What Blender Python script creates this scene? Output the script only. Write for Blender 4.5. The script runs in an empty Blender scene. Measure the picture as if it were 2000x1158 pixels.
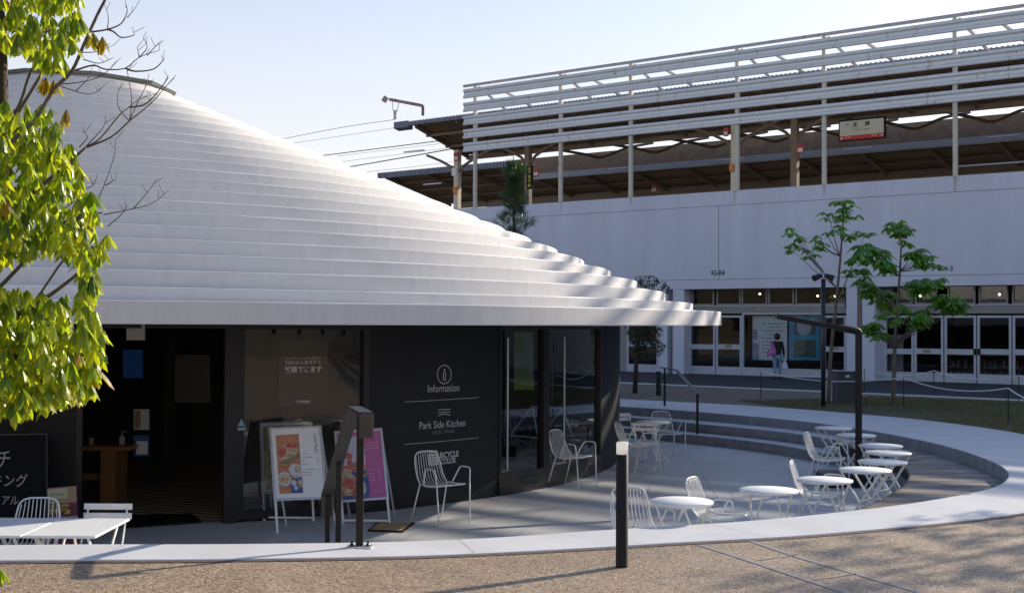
import bpy, bmesh, math, random
import numpy as np
from mathutils import Vector, Matrix
random.seed(7)
S = bpy.context.scene
col = S.collection
R = math.radians
# ------------------------------------------------------------------ camera
F_PX, H0, ROLL = 2400.0, 629.0, 0.0055
pitch = math.atan((H0 - 579) / F_PX); roll = math.atan(ROLL)
cr = Vector((1, 0, 0)); cf = Vector((0, math.cos(pitch), math.sin(pitch))); cu = Vector((0, -math.sin(pitch), math.cos(pitch)))
CR = math.cos(roll) * cr + math.sin(roll) * cu; CU = -math.sin(roll) * cr + math.cos(roll) * cu
EYE = Vector((0, 0, 2.42))
cam = bpy.data.cameras.new('camera'); camo = bpy.data.objects.new('camera', cam); col.objects.link(camo)
cam.sensor_width = 36; cam.lens = F_PX / 2000 * 36; cam.clip_end = 3000; cam.clip_start = .1
camo.matrix_world = Matrix(((CR.x, CU.x, -cf.x, EYE.x), (CR.y, CU.y, -cf.y, EYE.y), (CR.z, CU.z, -cf.z, EYE.z), (0, 0, 0, 1)))
S.camera = camo
# ------------------------------------------------------------------ sky and sun
SUN_AZ, SUN_EL = 50.0, 24.0
w = bpy.data.worlds.new('World'); S.world = w; w.use_nodes = True
nt = w.node_tree; bg = nt.nodes['Background']
sky = nt.nodes.new('ShaderNodeTexSky'); sky.sky_type = 'NISHITA'; sky.sun_disc = False
sky.sun_elevation = R(SUN_EL); sky.sun_rotation = R(SUN_AZ); sky.air_density = 1.0; sky.dust_density = 1.5; sky.ozone_density = 2.0
# pale haze low on the horizon, all round
tcw = nt.nodes.new('ShaderNodeTexCoord'); spw = nt.nodes.new('ShaderNodeSeparateXYZ'); nt.links.new(tcw.outputs['Generated'], spw.inputs[0])
mrw = nt.nodes.new('ShaderNodeMapRange'); mrw.interpolation_type = 'SMOOTHSTEP'; nt.links.new(spw.outputs['Z'], mrw.inputs[0])
mrw.inputs[1].default_value = 0; mrw.inputs[2].default_value = .5; mrw.inputs[3].default_value = .90; mrw.inputs[4].default_value = 0
mxw = nt.nodes.new('ShaderNodeMixRGB'); mxw.inputs[2].default_value = (6.5, 6.2, 6.0, 1)
nt.links.new(mrw.outputs[0], mxw.inputs[0]); tin = nt.nodes.new('ShaderNodeMixRGB'); tin.blend_type = 'MULTIPLY'; tin.inputs[0].default_value = 1; tin.inputs[2].default_value = (1.0, 1.06, 1.19, 1); nt.links.new(sky.outputs[0], tin.inputs[1]); nt.links.new(tin.outputs[0], mxw.inputs[1]); nt.links.new(mxw.outputs[0], bg.inputs[0]); bg.inputs[1].default_value = 0.105
sl = bpy.data.lights.new('sun', 'SUN'); sl.energy = 4.1; sl.angle = R(.5); sl.color = (1, .89, .73)
so = bpy.data.objects.new('sun', sl); col.objects.link(so)
sdir = Vector((math.sin(R(SUN_AZ)) * math.cos(R(SUN_EL)), math.cos(R(SUN_AZ)) * math.cos(R(SUN_EL)), math.sin(R(SUN_EL))))
so.rotation_euler = (-sdir).to_track_quat('-Z', 'Y').to_euler()
so.location = (30, 30, 40)
S.view_settings.view_transform = 'Standard'; S.view_settings.look = 'None'
S.view_settings.exposure = 0.62; S.view_settings.gamma = 1
# ------------------------------------------------------------------ pixel helpers (photo pixels -> points of the place)
def ray(u, v): return (u - 1000) * CR + F_PX * cf - (v - 579) * CU
def G(u, v, z):
    d = ray(u, v); t = (z - EYE.z) / d.z; return EYE + t * d
def AD(u, v, Y):
    d = ray(u, v); return EYE + d * (Y / d.y)
P0 = Vector((16.2, 39.0)); SD = Vector((-.797, .604)).normalized(); SN = Vector((.604, .797)).normalized()
def W(s, n, z): p = P0 + SD * s + SN * n; return Vector((p.x, p.y, z))
def FS(u, v, n):
    d = ray(u, v); a = Vector((d.x, d.y)); o = P0 + SN * n
    t = (o.dot(SN)) / a.dot(SN); p = a * t
    return (p - o).dot(SD), EYE.z + d.z * t
# ------------------------------------------------------------------ materials
def M(name, c, rough=.6, metal=0, var=0, scale=4, c2=None, bump=0, bscale=40, map3=(1, 1, 1), spec=.5, detail=6, thr=None):
    m = bpy.data.materials.new(name); m.use_nodes = True; n = m.node_tree.nodes; l = m.node_tree.links
    b = n['Principled BSDF']; b.inputs['Roughness'].default_value = rough; b.inputs['Metallic'].default_value = metal
    b.inputs['Specular IOR Level'].default_value = spec
    b.inputs['Base Color'].default_value = (*c, 1)
    if var or c2 or bump:
        tc = n.new('ShaderNodeTexCoord'); mp = n.new('ShaderNodeMapping'); mp.inputs['Scale'].default_value = map3
        l.new(tc.outputs['Object'], mp.inputs[0])
    if var or c2:
        nz = n.new('ShaderNodeTexNoise'); nz.inputs['Scale'].default_value = scale; nz.inputs['Detail'].default_value = detail
        nz.inputs['Roughness'].default_value = .65
        l.new(mp.outputs[0], nz.inputs['Vector'])
        cr_ = n.new('ShaderNodeValToRGB'); e = cr_.color_ramp.elements
        lo = c2 if c2 else tuple(x * (1 - var) for x in c); hi = c if c2 else tuple(min(1, x * (1 + var)) for x in c)
        a, bb = thr if thr else (.32, .68)
        e[0].position = a; e[1].position = bb; e[0].color = (*lo, 1); e[1].color = (*hi, 1)
        l.new(nz.outputs[0], cr_.inputs[0]); l.new(cr_.outputs[0], b.inputs['Base Color'])
    if bump:
        nb = n.new('ShaderNodeTexNoise'); nb.inputs['Scale'].default_value = bscale; nb.inputs['Detail'].default_value = 8
        l.new(mp.outputs[0], nb.inputs['Vector'])
        bp = n.new('ShaderNodeBump'); bp.inputs['Strength'].default_value = bump; bp.inputs['Distance'].default_value = .02
        l.new(nb.outputs[0], bp.inputs['Height']); l.new(bp.outputs[0], b.inputs['Normal'])
    return m
def glass(name, tint=(.8, .85, .85), refl=1.0):
    m = bpy.data.materials.new(name); m.use_nodes = True; n = m.node_tree.nodes; l = m.node_tree.links
    n.remove(n['Principled BSDF']); out = n['Material Output']
    tr = n.new('ShaderNodeBsdfTransparent'); tr.inputs[0].default_value = (*tint, 1)
    gl = n.new('ShaderNodeBsdfGlossy'); gl.inputs['Roughness'].default_value = .012
    gl.inputs[0].default_value = (1, 1, 1, 1)
    fr = n.new('ShaderNodeFresnel'); fr.inputs[0].default_value = 1.5
    mu = n.new('ShaderNodeMath'); mu.operation = 'MULTIPLY_ADD'; mu.inputs[1].default_value = 1.5 * refl; mu.inputs[2].default_value = .02 * refl; mu.use_clamp = True
    tc = n.new('ShaderNodeTexCoord'); nz = n.new('ShaderNodeTexNoise'); nz.inputs['Scale'].default_value = 1.3
    bp = n.new('ShaderNodeBump'); bp.inputs['Strength'].default_value = .05; bp.inputs['Distance'].default_value = .02
    l.new(tc.outputs['Object'], nz.inputs['Vector']); l.new(nz.outputs[0], bp.inputs['Height']); l.new(bp.outputs[0], gl.inputs['Normal'])
    mx = n.new('ShaderNodeMixShader'); l.new(fr.outputs[0], mu.inputs[0]); l.new(mu.outputs[0], mx.inputs[0])
    l.new(tr.outputs[0], mx.inputs[1]); l.new(gl.outputs[0], mx.inputs[2]); l.new(mx.outputs[0], out.inputs[0])
    return m
def emis(name, c, s):
    m = bpy.data.materials.new(name); m.use_nodes = True; b = m.node_tree.nodes['Principled BSDF']
    b.inputs['Base Color'].default_value = (*c, 1); b.inputs['Emission Color'].default_value = (*c, 1); b.inputs['Emission Strength'].default_value = s
    return m
def leafmat(name, c1, c2, trans=.5, rough=.35):
    m = bpy.data.materials.new(name); m.use_nodes = True; n = m.node_tree.nodes; l = m.node_tree.links
    b = n['Principled BSDF']; b.inputs['Roughness'].default_value = rough
    out = n['Material Output']
    g = n.new('ShaderNodeNewGeometry'); cr_ = n.new('ShaderNodeValToRGB'); e = cr_.color_ramp.elements
    e[0].color = (*c1, 1); e[1].color = (*c2, 1); l.new(g.outputs['Random Per Island'], cr_.inputs[0])
    l.new(cr_.outputs[0], b.inputs['Base Color'])
    t = n.new('ShaderNodeBsdfTranslucent'); mul = n.new('ShaderNodeMixRGB'); mul.blend_type = 'MULTIPLY'; mul.inputs[0].default_value = 1
    mul.inputs[2].default_value = (2.2, 2.0, .5, 1); l.new(cr_.outputs[0], mul.inputs[1]); l.new(mul.outputs[0], t.inputs[0])
    mx = n.new('ShaderNodeMixShader'); mx.inputs[0].default_value = trans
    l.new(b.outputs[0], mx.inputs[1]); l.new(t.outputs[0], mx.inputs[2]); l.new(mx.outputs[0], out.inputs[0])
    return m
MAT = {}
MAT['roof'] = M('white_roof_render', (.63, .62, .61), .62, var=.05, scale=2.2, map3=(3.2, 3.2, .3), bump=.10, bscale=30)
MAT['rim'] = M('pale_terrazzo', (.64, .637, .635), .5, var=.075, scale=1.6, bump=.04, bscale=120)
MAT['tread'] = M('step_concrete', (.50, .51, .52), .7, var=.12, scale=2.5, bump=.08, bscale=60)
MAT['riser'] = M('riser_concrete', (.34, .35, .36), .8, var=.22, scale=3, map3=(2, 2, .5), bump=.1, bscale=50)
MAT['dark_wall'] = M('black_wall_panel', (.0065, .007, .009), .5, spec=.35, var=.15, scale=6, bump=.03, bscale=200)
MAT['dark_metal'] = M('dark_bronze_metal', (.020, .018, .017), .5, metal=.2, var=.15, scale=10, spec=.3)
MAT['rail_metal'] = M('brushed_bronze', (.075, .068, .066), .42, metal=.5, var=.1, scale=8)
MAT['black_metal'] = M('black_steel', (.02, .02, .022), .4, metal=.3)
MAT['white_metal'] = M('white_powder_coat', (.80, .80, .78), .45, var=.06, scale=14, bump=.03, bscale=60)
MAT['white_paint'] = M('white_paint', (.72, .73, .74), .5, var=.05, scale=5)
MAT['alu'] = M('silver_aluminium', (.62, .63, .66), .3, metal=.6)
MAT['wall'] = M('station_wall_paint', (.62, .65, .73), .6, var=.06, scale=1.1, map3=(1.2, 1.2, .16), bump=.05, bscale=30)
MAT['frame'] = M('door_frame_paint', (.50, .52, .56), .5, var=.06, scale=4)
MAT['beige'] = M('beige_wall_paint', (.30, .29, .27), .7, var=.08, scale=3)
MAT['slat'] = M('galvanised_barrier', (.66, .69, .70), .42, metal=.15, c2=(.46, .38, .28), scale=5, map3=(1, 1, .25), thr=(.30, .42), detail=8)
MAT['rust'] = M('rusty_steel', (.50, .47, .48), .7, c2=(.22, .10, .07), scale=7, thr=(.34, .42))
MAT['post'] = M('cream_steel_post', (.60, .57, .48), .55, c2=(.44, .34, .22), scale=6, map3=(1, 1, .3), thr=(.28, .42))
MAT['roofbrown'] = M('brown_roof_sheet', (.24, .165, .105), .75, var=.2, scale=3, map3=(1, 1, 1))
MAT['steelbrown'] = M('brown_roof_steel', (.20, .15, .11), .6, var=.15, scale=3)
MAT['roofblue'] = M('blue_grey_sheet', (.20, .22, .27), .5, var=.15, scale=4)
MAT['lightbeam'] = M('pale_gutter', (.38, .39, .41), .5, var=.1, scale=4)
MAT['asphalt'] = M('dark_paving', (.035, .037, .042), .85, var=.2, scale=3, bump=.2, bscale=80)
MAT['bark'] = M('grey_bark', (.15, .125, .105), .85, var=.35, scale=14, map3=(1, 1, .35), bump=.5, bscale=60)
MAT['bark_dark'] = M('dark_bark', (.06, .045, .035), .85, var=.3, scale=14, bump=.5, bscale=60)
MAT['wood'] = M('oiled_oak', (.30, .14, .055), .5, var=.2, scale=6, map3=(.4, 4, 4))
MAT['deck'] = None
MAT['rope'] = M('white_rope', (.70, .70, .68), .8)
MAT['glass'] = glass('clear_glass')
MAT['glass_dark'] = glass('dark_glass', (.55, .58, .60), .6)
MAT['glass_shop'] = glass('shop_glass', (.85, .88, .88), .35)
MAT['dark_in'] = M('dark_interior', (.035, .033, .032), .8, var=.2, scale=2)
MAT['black'] = M('matt_black', (.006, .006, .007), .7, spec=.2)
MAT['lamp'] = emis('lit_lamp', (1, .86, .62), 9)
MAT['diffuser'] = M('white_diffuser', (.95, .93, .89), .35)
def _tr(m, c, f):
    n = m.node_tree.nodes; l = m.node_tree.links; b = n['Principled BSDF']; t = n.new('ShaderNodeBsdfTranslucent'); t.inputs[0].default_value = (*c, 1); mx = n.new('ShaderNodeMixShader'); mx.inputs[0].default_value = f
    l.new(b.outputs[0], mx.inputs[1]); l.new(t.outputs[0], mx.inputs[2]); l.new(mx.outputs[0], n['Material Output'].inputs[0])
_tr(MAT['diffuser'], (.98, .97, .94), .75)
MAT['letter_w'] = M('white_lettering', (.50, .50, .50), .6)
MAT['letter_g'] = M('grey_lettering', (.30, .30, .31), .6)
MAT['paper'] = M('white_poster_paper', (.86, .86, .88), .5)
def flat(name, c, rough=.5): return M(name, c, rough)
def mat_deck():
    m = M('weathered_deck_wood', (.27, .23, .20), .75, bump=.25, bscale=30, map3=(.5, 8, 8)); n = m.node_tree.nodes; l = m.node_tree.links; b = n['Principled BSDF']
    g = n.new('ShaderNodeNewGeometry'); cr_ = n.new('ShaderNodeValToRGB'); e = cr_.color_ramp.elements
    e[0].color = (.15, .125, .11, 1); e[1].color = (.36, .32, .29, 1); l.new(g.outputs['Random Per Island'], cr_.inputs[0])
    tc = n.new('ShaderNodeTexCoord'); mp = n.new('ShaderNodeMapping'); mp.inputs['Scale'].default_value = (1, 20, 1)
    nz = n.new('ShaderNodeTexNoise'); nz.inputs['Scale'].default_value = 3; l.new(tc.outputs['Object'], mp.inputs[0]); l.new(mp.outputs[0], nz.inputs['Vector'])
    mx = n.new('ShaderNodeMixRGB'); mx.blend_type = 'OVERLAY'; mx.inputs[0].default_value = .6
    l.new(cr_.outputs[0], mx.inputs[1]); l.new(nz.outputs[0], mx.inputs[2]); l.new(mx.outputs[0], b.inputs['Base Color'])
    return m
MAT['deck'] = mat_deck()
def mat_gravel():
    m = bpy.data.materials.new('exposed_aggregate'); m.use_nodes = True; n = m.node_tree.nodes; l = m.node_tree.links; b = n['Principled BSDF']
    tc = n.new('ShaderNodeTexCoord'); v = n.new('ShaderNodeTexVoronoi'); v.inputs['Scale'].default_value = 72; l.new(tc.outputs['Object'], v.inputs['Vector'])
    sep = n.new('ShaderNodeSeparateColor'); l.new(v.outputs['Color'], sep.inputs[0])
    cr_ = n.new('ShaderNodeValToRGB'); e = cr_.color_ramp.elements
    e[0].position = 0; e[0].color = (.13, .085, .05, 1); e[1].position = 1; e[1].color = (.66, .54, .40, 1)
    for p, c in ((.25, (.27, .185, .115)), (.5, (.37, .27, .17)), (.8, (.46, .35, .235))):
        x = e.new(p); x.color = (*c, 1)
    l.new(sep.outputs[0], cr_.inputs[0])
    nz = n.new('ShaderNodeTexNoise'); nz.inputs['Scale'].default_value = .9; nz.inputs['Detail'].default_value = 8; nz.inputs['Roughness'].default_value = .7; l.new(tc.outputs['Object'], nz.inputs['Vector'])
    c3 = n.new('ShaderNodeValToRGB'); c3.color_ramp.elements[0].position = .3; c3.color_ramp.elements[1].position = .7
    c3.color_ramp.elements[0].color = (.74, .73, .72, 1); c3.color_ramp.elements[1].color = (1.12, 1.1, 1.06, 1); l.new(nz.outputs[0], c3.inputs[0])
    mx = n.new('ShaderNodeMixRGB'); mx.blend_type = 'MULTIPLY'; mx.inputs[0].default_value = 1
    l.new(cr_.outputs[0], mx.inputs[1]); l.new(c3.outputs[0], mx.inputs[2]); l.new(mx.outputs[0], b.inputs['Base Color'])
    bp = n.new('ShaderNodeBump'); bp.inputs['Strength'].default_value = .9; bp.inputs['Distance'].default_value = .006; bp.invert = True
    l.new(v.outputs['Distance'], bp.inputs['Height']); l.new(bp.outputs[0], b.inputs['Normal']); b.inputs['Roughness'].default_value = .5
    return m
MAT['gravel'] = mat_gravel()
MAT['lawn'] = M('dry_lawn', (.085, .085, .035), .9, c2=(.16, .115, .065), scale=1.1, thr=(.4, .6), bump=.8, bscale=60, detail=10)
MAT['earth'] = M('sandy_earth', (.20, .155, .115), .95, var=.2, scale=2, bump=.3, bscale=60)
def mat_floor():
    m = M('court_concrete', (.43, .44, .45), .6, var=.10, scale=1.2, bump=.05, bscale=60)
    return m
MAT['floor'] = mat_floor()
MAT['leaf_fg'] = leafmat('spring_leaf', (.09, .18, .016), (.34, .38, .035), .6, .28)
MAT['leaf_fg_old'] = leafmat('yellowing_leaf', (.26, .17, .03), (.24, .25, .04), .5)
MAT['leaf_young'] = leafmat('mid_green_leaf', (.075, .21, .035), (.15, .32, .05), .45)  # green tone varies at random from leaf to leaf
MAT['leaf_dark'] = leafmat('dark_evergreen_leaf', (.02, .045, .015), (.05, .085, .03), .25)
MAT['needle'] = leafmat('conifer_needle', (.015, .045, .02), (.04, .085, .03), .25)
MAT['twig'] = M('bare_twig', (.13, .085, .075), .8)
# ------------------------------------------------------------------ mesh builder
class MB:
    def __init__(s): s.v = []; s.f = []; s.m = []; s.cur = 0
    def face(s, pts):
        i = len(s.v); s.v += [tuple(p) for p in pts]; s.f.append(tuple(range(i, i + len(pts)))); s.m.append(s.cur)
    def quads(s, vs, fs):
        i = len(s.v); s.v += [tuple(p) for p in vs]; s.f += [tuple(i + k for k in f) for f in fs]; s.m += [s.cur] * len(fs)
    def frame(s, o, ax, ay, az, sx, sy, sz):
        vs = [o + ax * (sx * a) + ay * (sy * b) + az * (sz * c) for c in (-.5, .5) for b in (-.5, .5) for a in (-.5, .5)]
        s.quads(vs, [(0, 2, 3, 1), (4, 5, 7, 6), (0, 1, 5, 4), (2, 6, 7, 3), (0, 4, 6, 2), (1, 3, 7, 5)])
    def box(s, c, size, rz=0):
        c = Vector(c); ca, sa = math.cos(rz), math.sin(rz)
        s.frame(c, Vector((ca, sa, 0)), Vector((-sa, ca, 0)), Vector((0, 0, 1)), *size)
    def lohi(s, lo, hi): s.box([(a + b) / 2 for a, b in zip(lo, hi)], [b - a for a, b in zip(lo, hi)])
    def bar(s, a, b, wd, ht, up=(0, 0, 1)):
        a, b = Vector(a), Vector(b); d = b - a; L = d.length; d.normalize(); up = Vector(up)
        if abs(d.dot(up)) > .99: up = Vector((1, 0, 0))
        x = d.cross(up).normalized(); z = x.cross(d)
        s.frame((a + b) / 2, x, d, z, wd, L, ht)
    def tube(s, pts, r, n=6, cap=True):
        pts = [Vector(p) for p in pts]; k = len(pts); rs = r if hasattr(r, '__len__') else [r] * k
        t0 = (pts[1] - pts[0]).normalized(); ref = Vector((0, 0, 1)) if abs(t0.z) < .9 else Vector((1, 0, 0))
        nx = t0.cross(ref).normalized(); vs = []; 
        for i, p in enumerate(pts):
            t = (pts[min(i + 1, k - 1)] - pts[max(i - 1, 0)]).normalized()
            nx = (nx - t * nx.dot(t)).normalized(); ny = t.cross(nx)
            for j in range(n):
                a = 2 * math.pi * j / n; vs.append(p + (nx * math.cos(a) + ny * math.sin(a)) * rs[i])
        fs = [(i * n + j, i * n + (j + 1) % n, (i + 1) * n + (j + 1) % n, (i + 1) * n + j) for i in range(k - 1) for j in range(n)]
        if cap: fs += [tuple(range(n))[::-1], tuple((k - 1) * n + j for j in range(n))]
        s.quads(vs, fs)
    def lathe(s, c, prof, n=32, cap=True, a0=0):
        c = Vector(c); vs = [c + Vector((r * math.cos(a0 + 2 * math.pi * j / n), r * math.sin(a0 + 2 * math.pi * j / n), z)) for r, z in prof for j in range(n)]
        k = len(prof); fs = [(i * n + j, i * n + (j + 1) % n, (i + 1) * n + (j + 1) % n, (i + 1) * n + j) for i in range(k - 1) for j in range(n)]
        if cap: fs += [tuple(range(n))[::-1], tuple((k - 1) * n + j for j in range(n))]
        s.quads(vs, fs)
    def prism(s, poly, z0, z1):
        n = len(poly); vs = [(p[0], p[1], z0) for p in poly] + [(p[0], p[1], z1) for p in poly]
        s.quads(vs, [tuple(range(n))[::-1], tuple(range(n, 2 * n))] + [(i, (i + 1) % n, n + (i + 1) % n, n + i) for i in range(n)])
    def build(s, name, mats, parent=None, smooth=False, world=True, bevel=0):
        if not isinstance(mats, (list, tuple)): mats = [mats]
        off = Vector((0, 0, 0))
        if parent is not None and world:
            q = parent
            while q is not None: off += q.location; q = q.parent
        me = bpy.data.meshes.new(name)
        me.from_pydata([(v[0] - off.x, v[1] - off.y, v[2] - off.z) for v in s.v], [], s.f)
        for mm in mats: me.materials.append(mm)
        me.polygons.foreach_set('material_index', [min(i, len(mats) - 1) for i in s.m])
        if smooth: me.polygons.foreach_set('use_smooth', [True] * len(s.f))
        me.update()
        if smooth == 'fix' or bevel:
            bm = bmesh.new(); bm.from_mesh(me); bmesh.ops.recalc_face_normals(bm, faces=bm.faces)
            bm.to_mesh(me); bm.free()
        o = bpy.data.objects.new(name, me); col.objects.link(o)
        if bevel:
            b = o.modifiers.new('bevel', 'BEVEL'); b.width = bevel; b.segments = 2; b.limit_method = 'ANGLE'
        if parent is not None: o.parent = parent
        return o
def tag(o, label, cat, group=None):
    o['label'] = label; o['category'] = cat
    if group: o['group'] = group
    return o
def empty(name, loc, label, cat, group=None, rz=0):
    o = bpy.data.objects.new(name, None); o.location = loc; o.rotation_euler.z = rz; col.objects.link(o); o.empty_display_size = .2
    return tag(o, label, cat, group)
def struct(o, kind='structure'): o['kind'] = kind; return o
def dup(root, loc, rz, label, group=None, scale=None):
    r = root.copy(); col.objects.link(r); r.location = loc; r.rotation_euler = (0, 0, rz); r['label'] = label
    if group: r['group'] = group
    if scale: r.scale = scale
    def rec(src, dst):
        for ch in [c for c in src.children]:
            c = ch.copy(); col.objects.link(c); c.parent = dst; rec(ch, c)
    rec(root, r); return r
def face_rz(fx, fy): return math.atan2(-fx, fy)
def text(body, name, mat, parent, fn, width=None, height=None, bold=0.0, align='CENTER', spacing=1.0, shear=0):
    """lettering: flat text mesh, centred on 0,0, scaled to width x height and placed with fn(x, y) -> point"""
    if body.startswith('#'):        # fine print too small to read in the photo: one broken printed line
        off = Vector((0, 0, 0)); q = parent
        while q is not None: off += q.location; q = q.parent
        nw = int(body[1:]); x = -width / 2; mbx = MB(); st_ = width / nw
        for i in range(nw):
            a, b = x + i * st_, x + (i + .62 + .25 * ((i * 37) % 3) / 2) * st_; h2 = (height or .01) * .3
            mbx.face([Vector(fn(px_, py_)) - off for px_, py_ in ((a, -h2), (b, -h2), (b, h2), (a, h2))])
        o = mbx.build('printed_line', mat, parent, False, False); return o
    cu = bpy.data.curves.new('t', 'FONT'); cu.body = body; cu.size = 1; cu.align_x = align; cu.offset = bold; cu.space_character = spacing; cu.shear = shear
    cu.resolution_u = 3
    to = bpy.data.objects.new('t', cu); col.objects.link(to)
    dg = bpy.context.evaluated_depsgraph_get(); me = bpy.data.meshes.new_from_object(to.evaluated_get(dg)); bpy.data.objects.remove(to)
    xs = [v.co.x for v in me.vertices]; ys = [v.co.y for v in me.vertices]
    if not xs: return None
    cx, cy = (min(xs) + max(xs)) / 2, (min(ys) + max(ys)) / 2; wx, wy = max(xs) - min(xs), max(ys) - min(ys)
    k = (width / wx) if width else height / wy; ky = (height / wy) if height else k
    if not width: k = ky
    off = Vector((0, 0, 0)); q = parent
    while q is not None: off += q.location; q = q.parent
    for v in me.vertices: v.co = Vector(fn((v.co.x - cx) * k, (v.co.y - cy) * ky)) - off
    me.materials.clear(); me.materials.append(mat); me.name = name
    o = bpy.data.objects.new(name, me); col.objects.link(o); o.parent = parent
    return o
# ------------------------------------------------------------------ ground, rim, court
def sm01(t): t = min(1, max(0, t)); return t * t * (3 - 2 * t)
def rise(x, y): return .14 * sm01((1.2 - x) / 4.6) * sm01((15 - y) / 3.5)
def GR(u, v, z):
    p = G(u, v, z)
    for _ in range(12): p = G(u, v, z + rise(p.x, p.y))
    return p
C0 = Vector((-3.0, 20.0)); NA = 480
def polar_loop(pts):
    P = [Vector(p) for p in pts]; n = len(P); dense = []
    for i in range(n):
        p0, p1, p2, p3 = P[i - 1], P[i], P[(i + 1) % n], P[(i + 2) % n]
        for j in range(12):
            t = j / 12; dense.append(.5 * ((2 * p1) + (-p0 + p2) * t + (2 * p0 - 5 * p1 + 4 * p2 - p3) * t * t + (-p0 + 3 * p1 - 3 * p2 + p3) * t ** 3))
    an = np.array([math.atan2(p.y - C0.y, p.x - C0.x) for p in dense]); rr = np.array([(p - C0).length for p in dense])
    o = np.argsort(an); an, rr = an[o], rr[o]
    an = np.concatenate([an - 2 * np.pi, an, an + 2 * np.pi]); rr = np.concatenate([rr] * 3)
    th = np.linspace(-np.pi, np.pi, NA, endpoint=False); r = np.interp(th, an, rr)
    k = np.exp(-np.linspace(-2, 2, 13) ** 2); k /= k.sum(); r = np.convolve(np.concatenate([r[-6:], r, r[:6]]), k, 'valid')
    return [Vector((C0.x + a * math.cos(t), C0.y + a * math.sin(t))) for a, t in zip(r, th)]
inner_pts = [GR(u, v, .54)[:2] for u, v in ((-150, 1063), (100, 1062), (300, 1062), (480, 1061), (650, 1059), (820, 1055.5), (960, 1049), (1091, 1040), (1202, 1032))] + [ (1.89, 11.6), (2.59, 11.94), (3.17, 12.28), (4.17, 12.95), (5.3, 13.95), (5.9, 14.75), (6.35, 15.75), (6.6, 16.8), (6.73, 18.2), (6.72, 19.5), (6.55, 20.8), (6.25, 22.1), (5.85, 23.3), (5.29, 24.4), (4.5, 25.5), (3.94, 26.2), (3.35, 26.85), (2.66, 27.5), (0.5, 29.3), (-3, 31.8), (-7, 33.8), (-12, 33.8), (-16.5, 31), (-19.5, 26), (-20, 20), (-18, 15), (-14, 11.4), (-9.5, 10.0), (-7, 9.65)]
outer_pts = [GR(u, v, .54)[:2] for u, v in ((-150, 1093), (100, 1092.5), (300, 1092), (500, 1089.5), (680, 1087), (820, 1084), (960, 1078), (1101, 1071), (1260, 1061.5))] + [ (2.36, 10.89), (2.87, 11.11), (4.03, 11.69), (5.19, 12.42), (6.9, 13.9), (8.2, 16.0), (8.85, 18.6), (8.85, 21.0), (8.6, 22.7), (8.1, 24.3), (7.4, 25.6), (6.75, 26.6), (5.96, 27.6), (4.97, 28.65), (2.92, 30.2), (-1, 33), (-6, 36), (-12, 36), (-18, 33), (-22, 27), (-22.5, 20), (-20, 14), (-15, 10.3), (-9.5, 9.2), (-7, 8.98)]
IN, OUT = polar_loop(inner_pts), polar_loop(outer_pts)
ZR, ZP = .54, .525
mb = MB(); n = NA
EXP = [C0 + (p - C0) * (1 + .045 / max(.1, (p - C0).length)) for p in OUT]
mb.quads([(p.x, p.y, 0) for p in IN] + [(p.x, p.y, ZR + rise(p.x, p.y)) for p in IN] + [(p.x, p.y, ZR + rise(p.x, p.y)) for p in OUT] + [(p.x, p.y, ZP - .1 + rise(p.x, p.y)) for p in OUT],
         [(k * n + i, (k + 1) * n + i, (k + 1) * n + (i + 1) % n, k * n + (i + 1) % n) for k in range(3) for i in range(n)])
for i, f in enumerate(mb.f):
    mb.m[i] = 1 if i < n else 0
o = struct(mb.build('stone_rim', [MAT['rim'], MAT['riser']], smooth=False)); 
b = o.modifiers.new('bevel', 'BEVEL'); b.width = .012; b.segments = 2; b.limit_method = 'ANGLE'
# radial joints in the rim (thin dark lines)
mb = MB()
for i in range(0, NA, 20):
    a, c = IN[i], OUT[i]; d = (c - a).normalized(); p = Vector((-d.y, d.x)) * .0025
    A = a + d * .01; B = c - d * .01
    zA, zB = ZR + .004 + rise(A.x, A.y), ZR + .004 + rise(B.x, B.y); mb.face([(A.x - p.x, A.y - p.y, zA), (A.x + p.x, A.y + p.y, zA), (B.x + p.x, B.y + p.y, zB), (B.x - p.x, B.y - p.y, zB)])
struct(mb.build('rim_joints', flat('joint_grey', (.33, .32, .31))))
# edging strip round the rim
mb = MB(); mb.quads([(p.x, p.y, ZP + .005 + rise(p.x, p.y)) for p in OUT] + [(p.x, p.y, ZP + .005 + rise(p.x, p.y)) for p in [C0 + (q - C0) * (1 + .07 / (q - C0).length) for q in OUT]], [(i, n + i, n + (i + 1) % n, (i + 1) % n) for i in range(n)])
struct(mb.build('edging_strip', M('brown_edging', (.10, .07, .055), .8, var=.4, scale=20)))
# plaza
mb = MB(); rings = [OUT] + [[C0 + (p - C0) * k for p in OUT] for k in (1.02, 1.04, 1.07, 1.1, 1.14, 1.18, 1.25, 1.4, 1.8, 3.5, 10, 70)]
mb.quads([(p.x, p.y, ZP + rise(p.x, p.y)) for rg in rings for p in rg], [(k * n + i, (k + 1) * n + i, (k + 1) * n + (i + 1) % n, k * n + (i + 1) % n) for k in range(12) for i in range(n)])
struct(mb.build('plaza_ground', MAT['gravel']))
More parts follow.
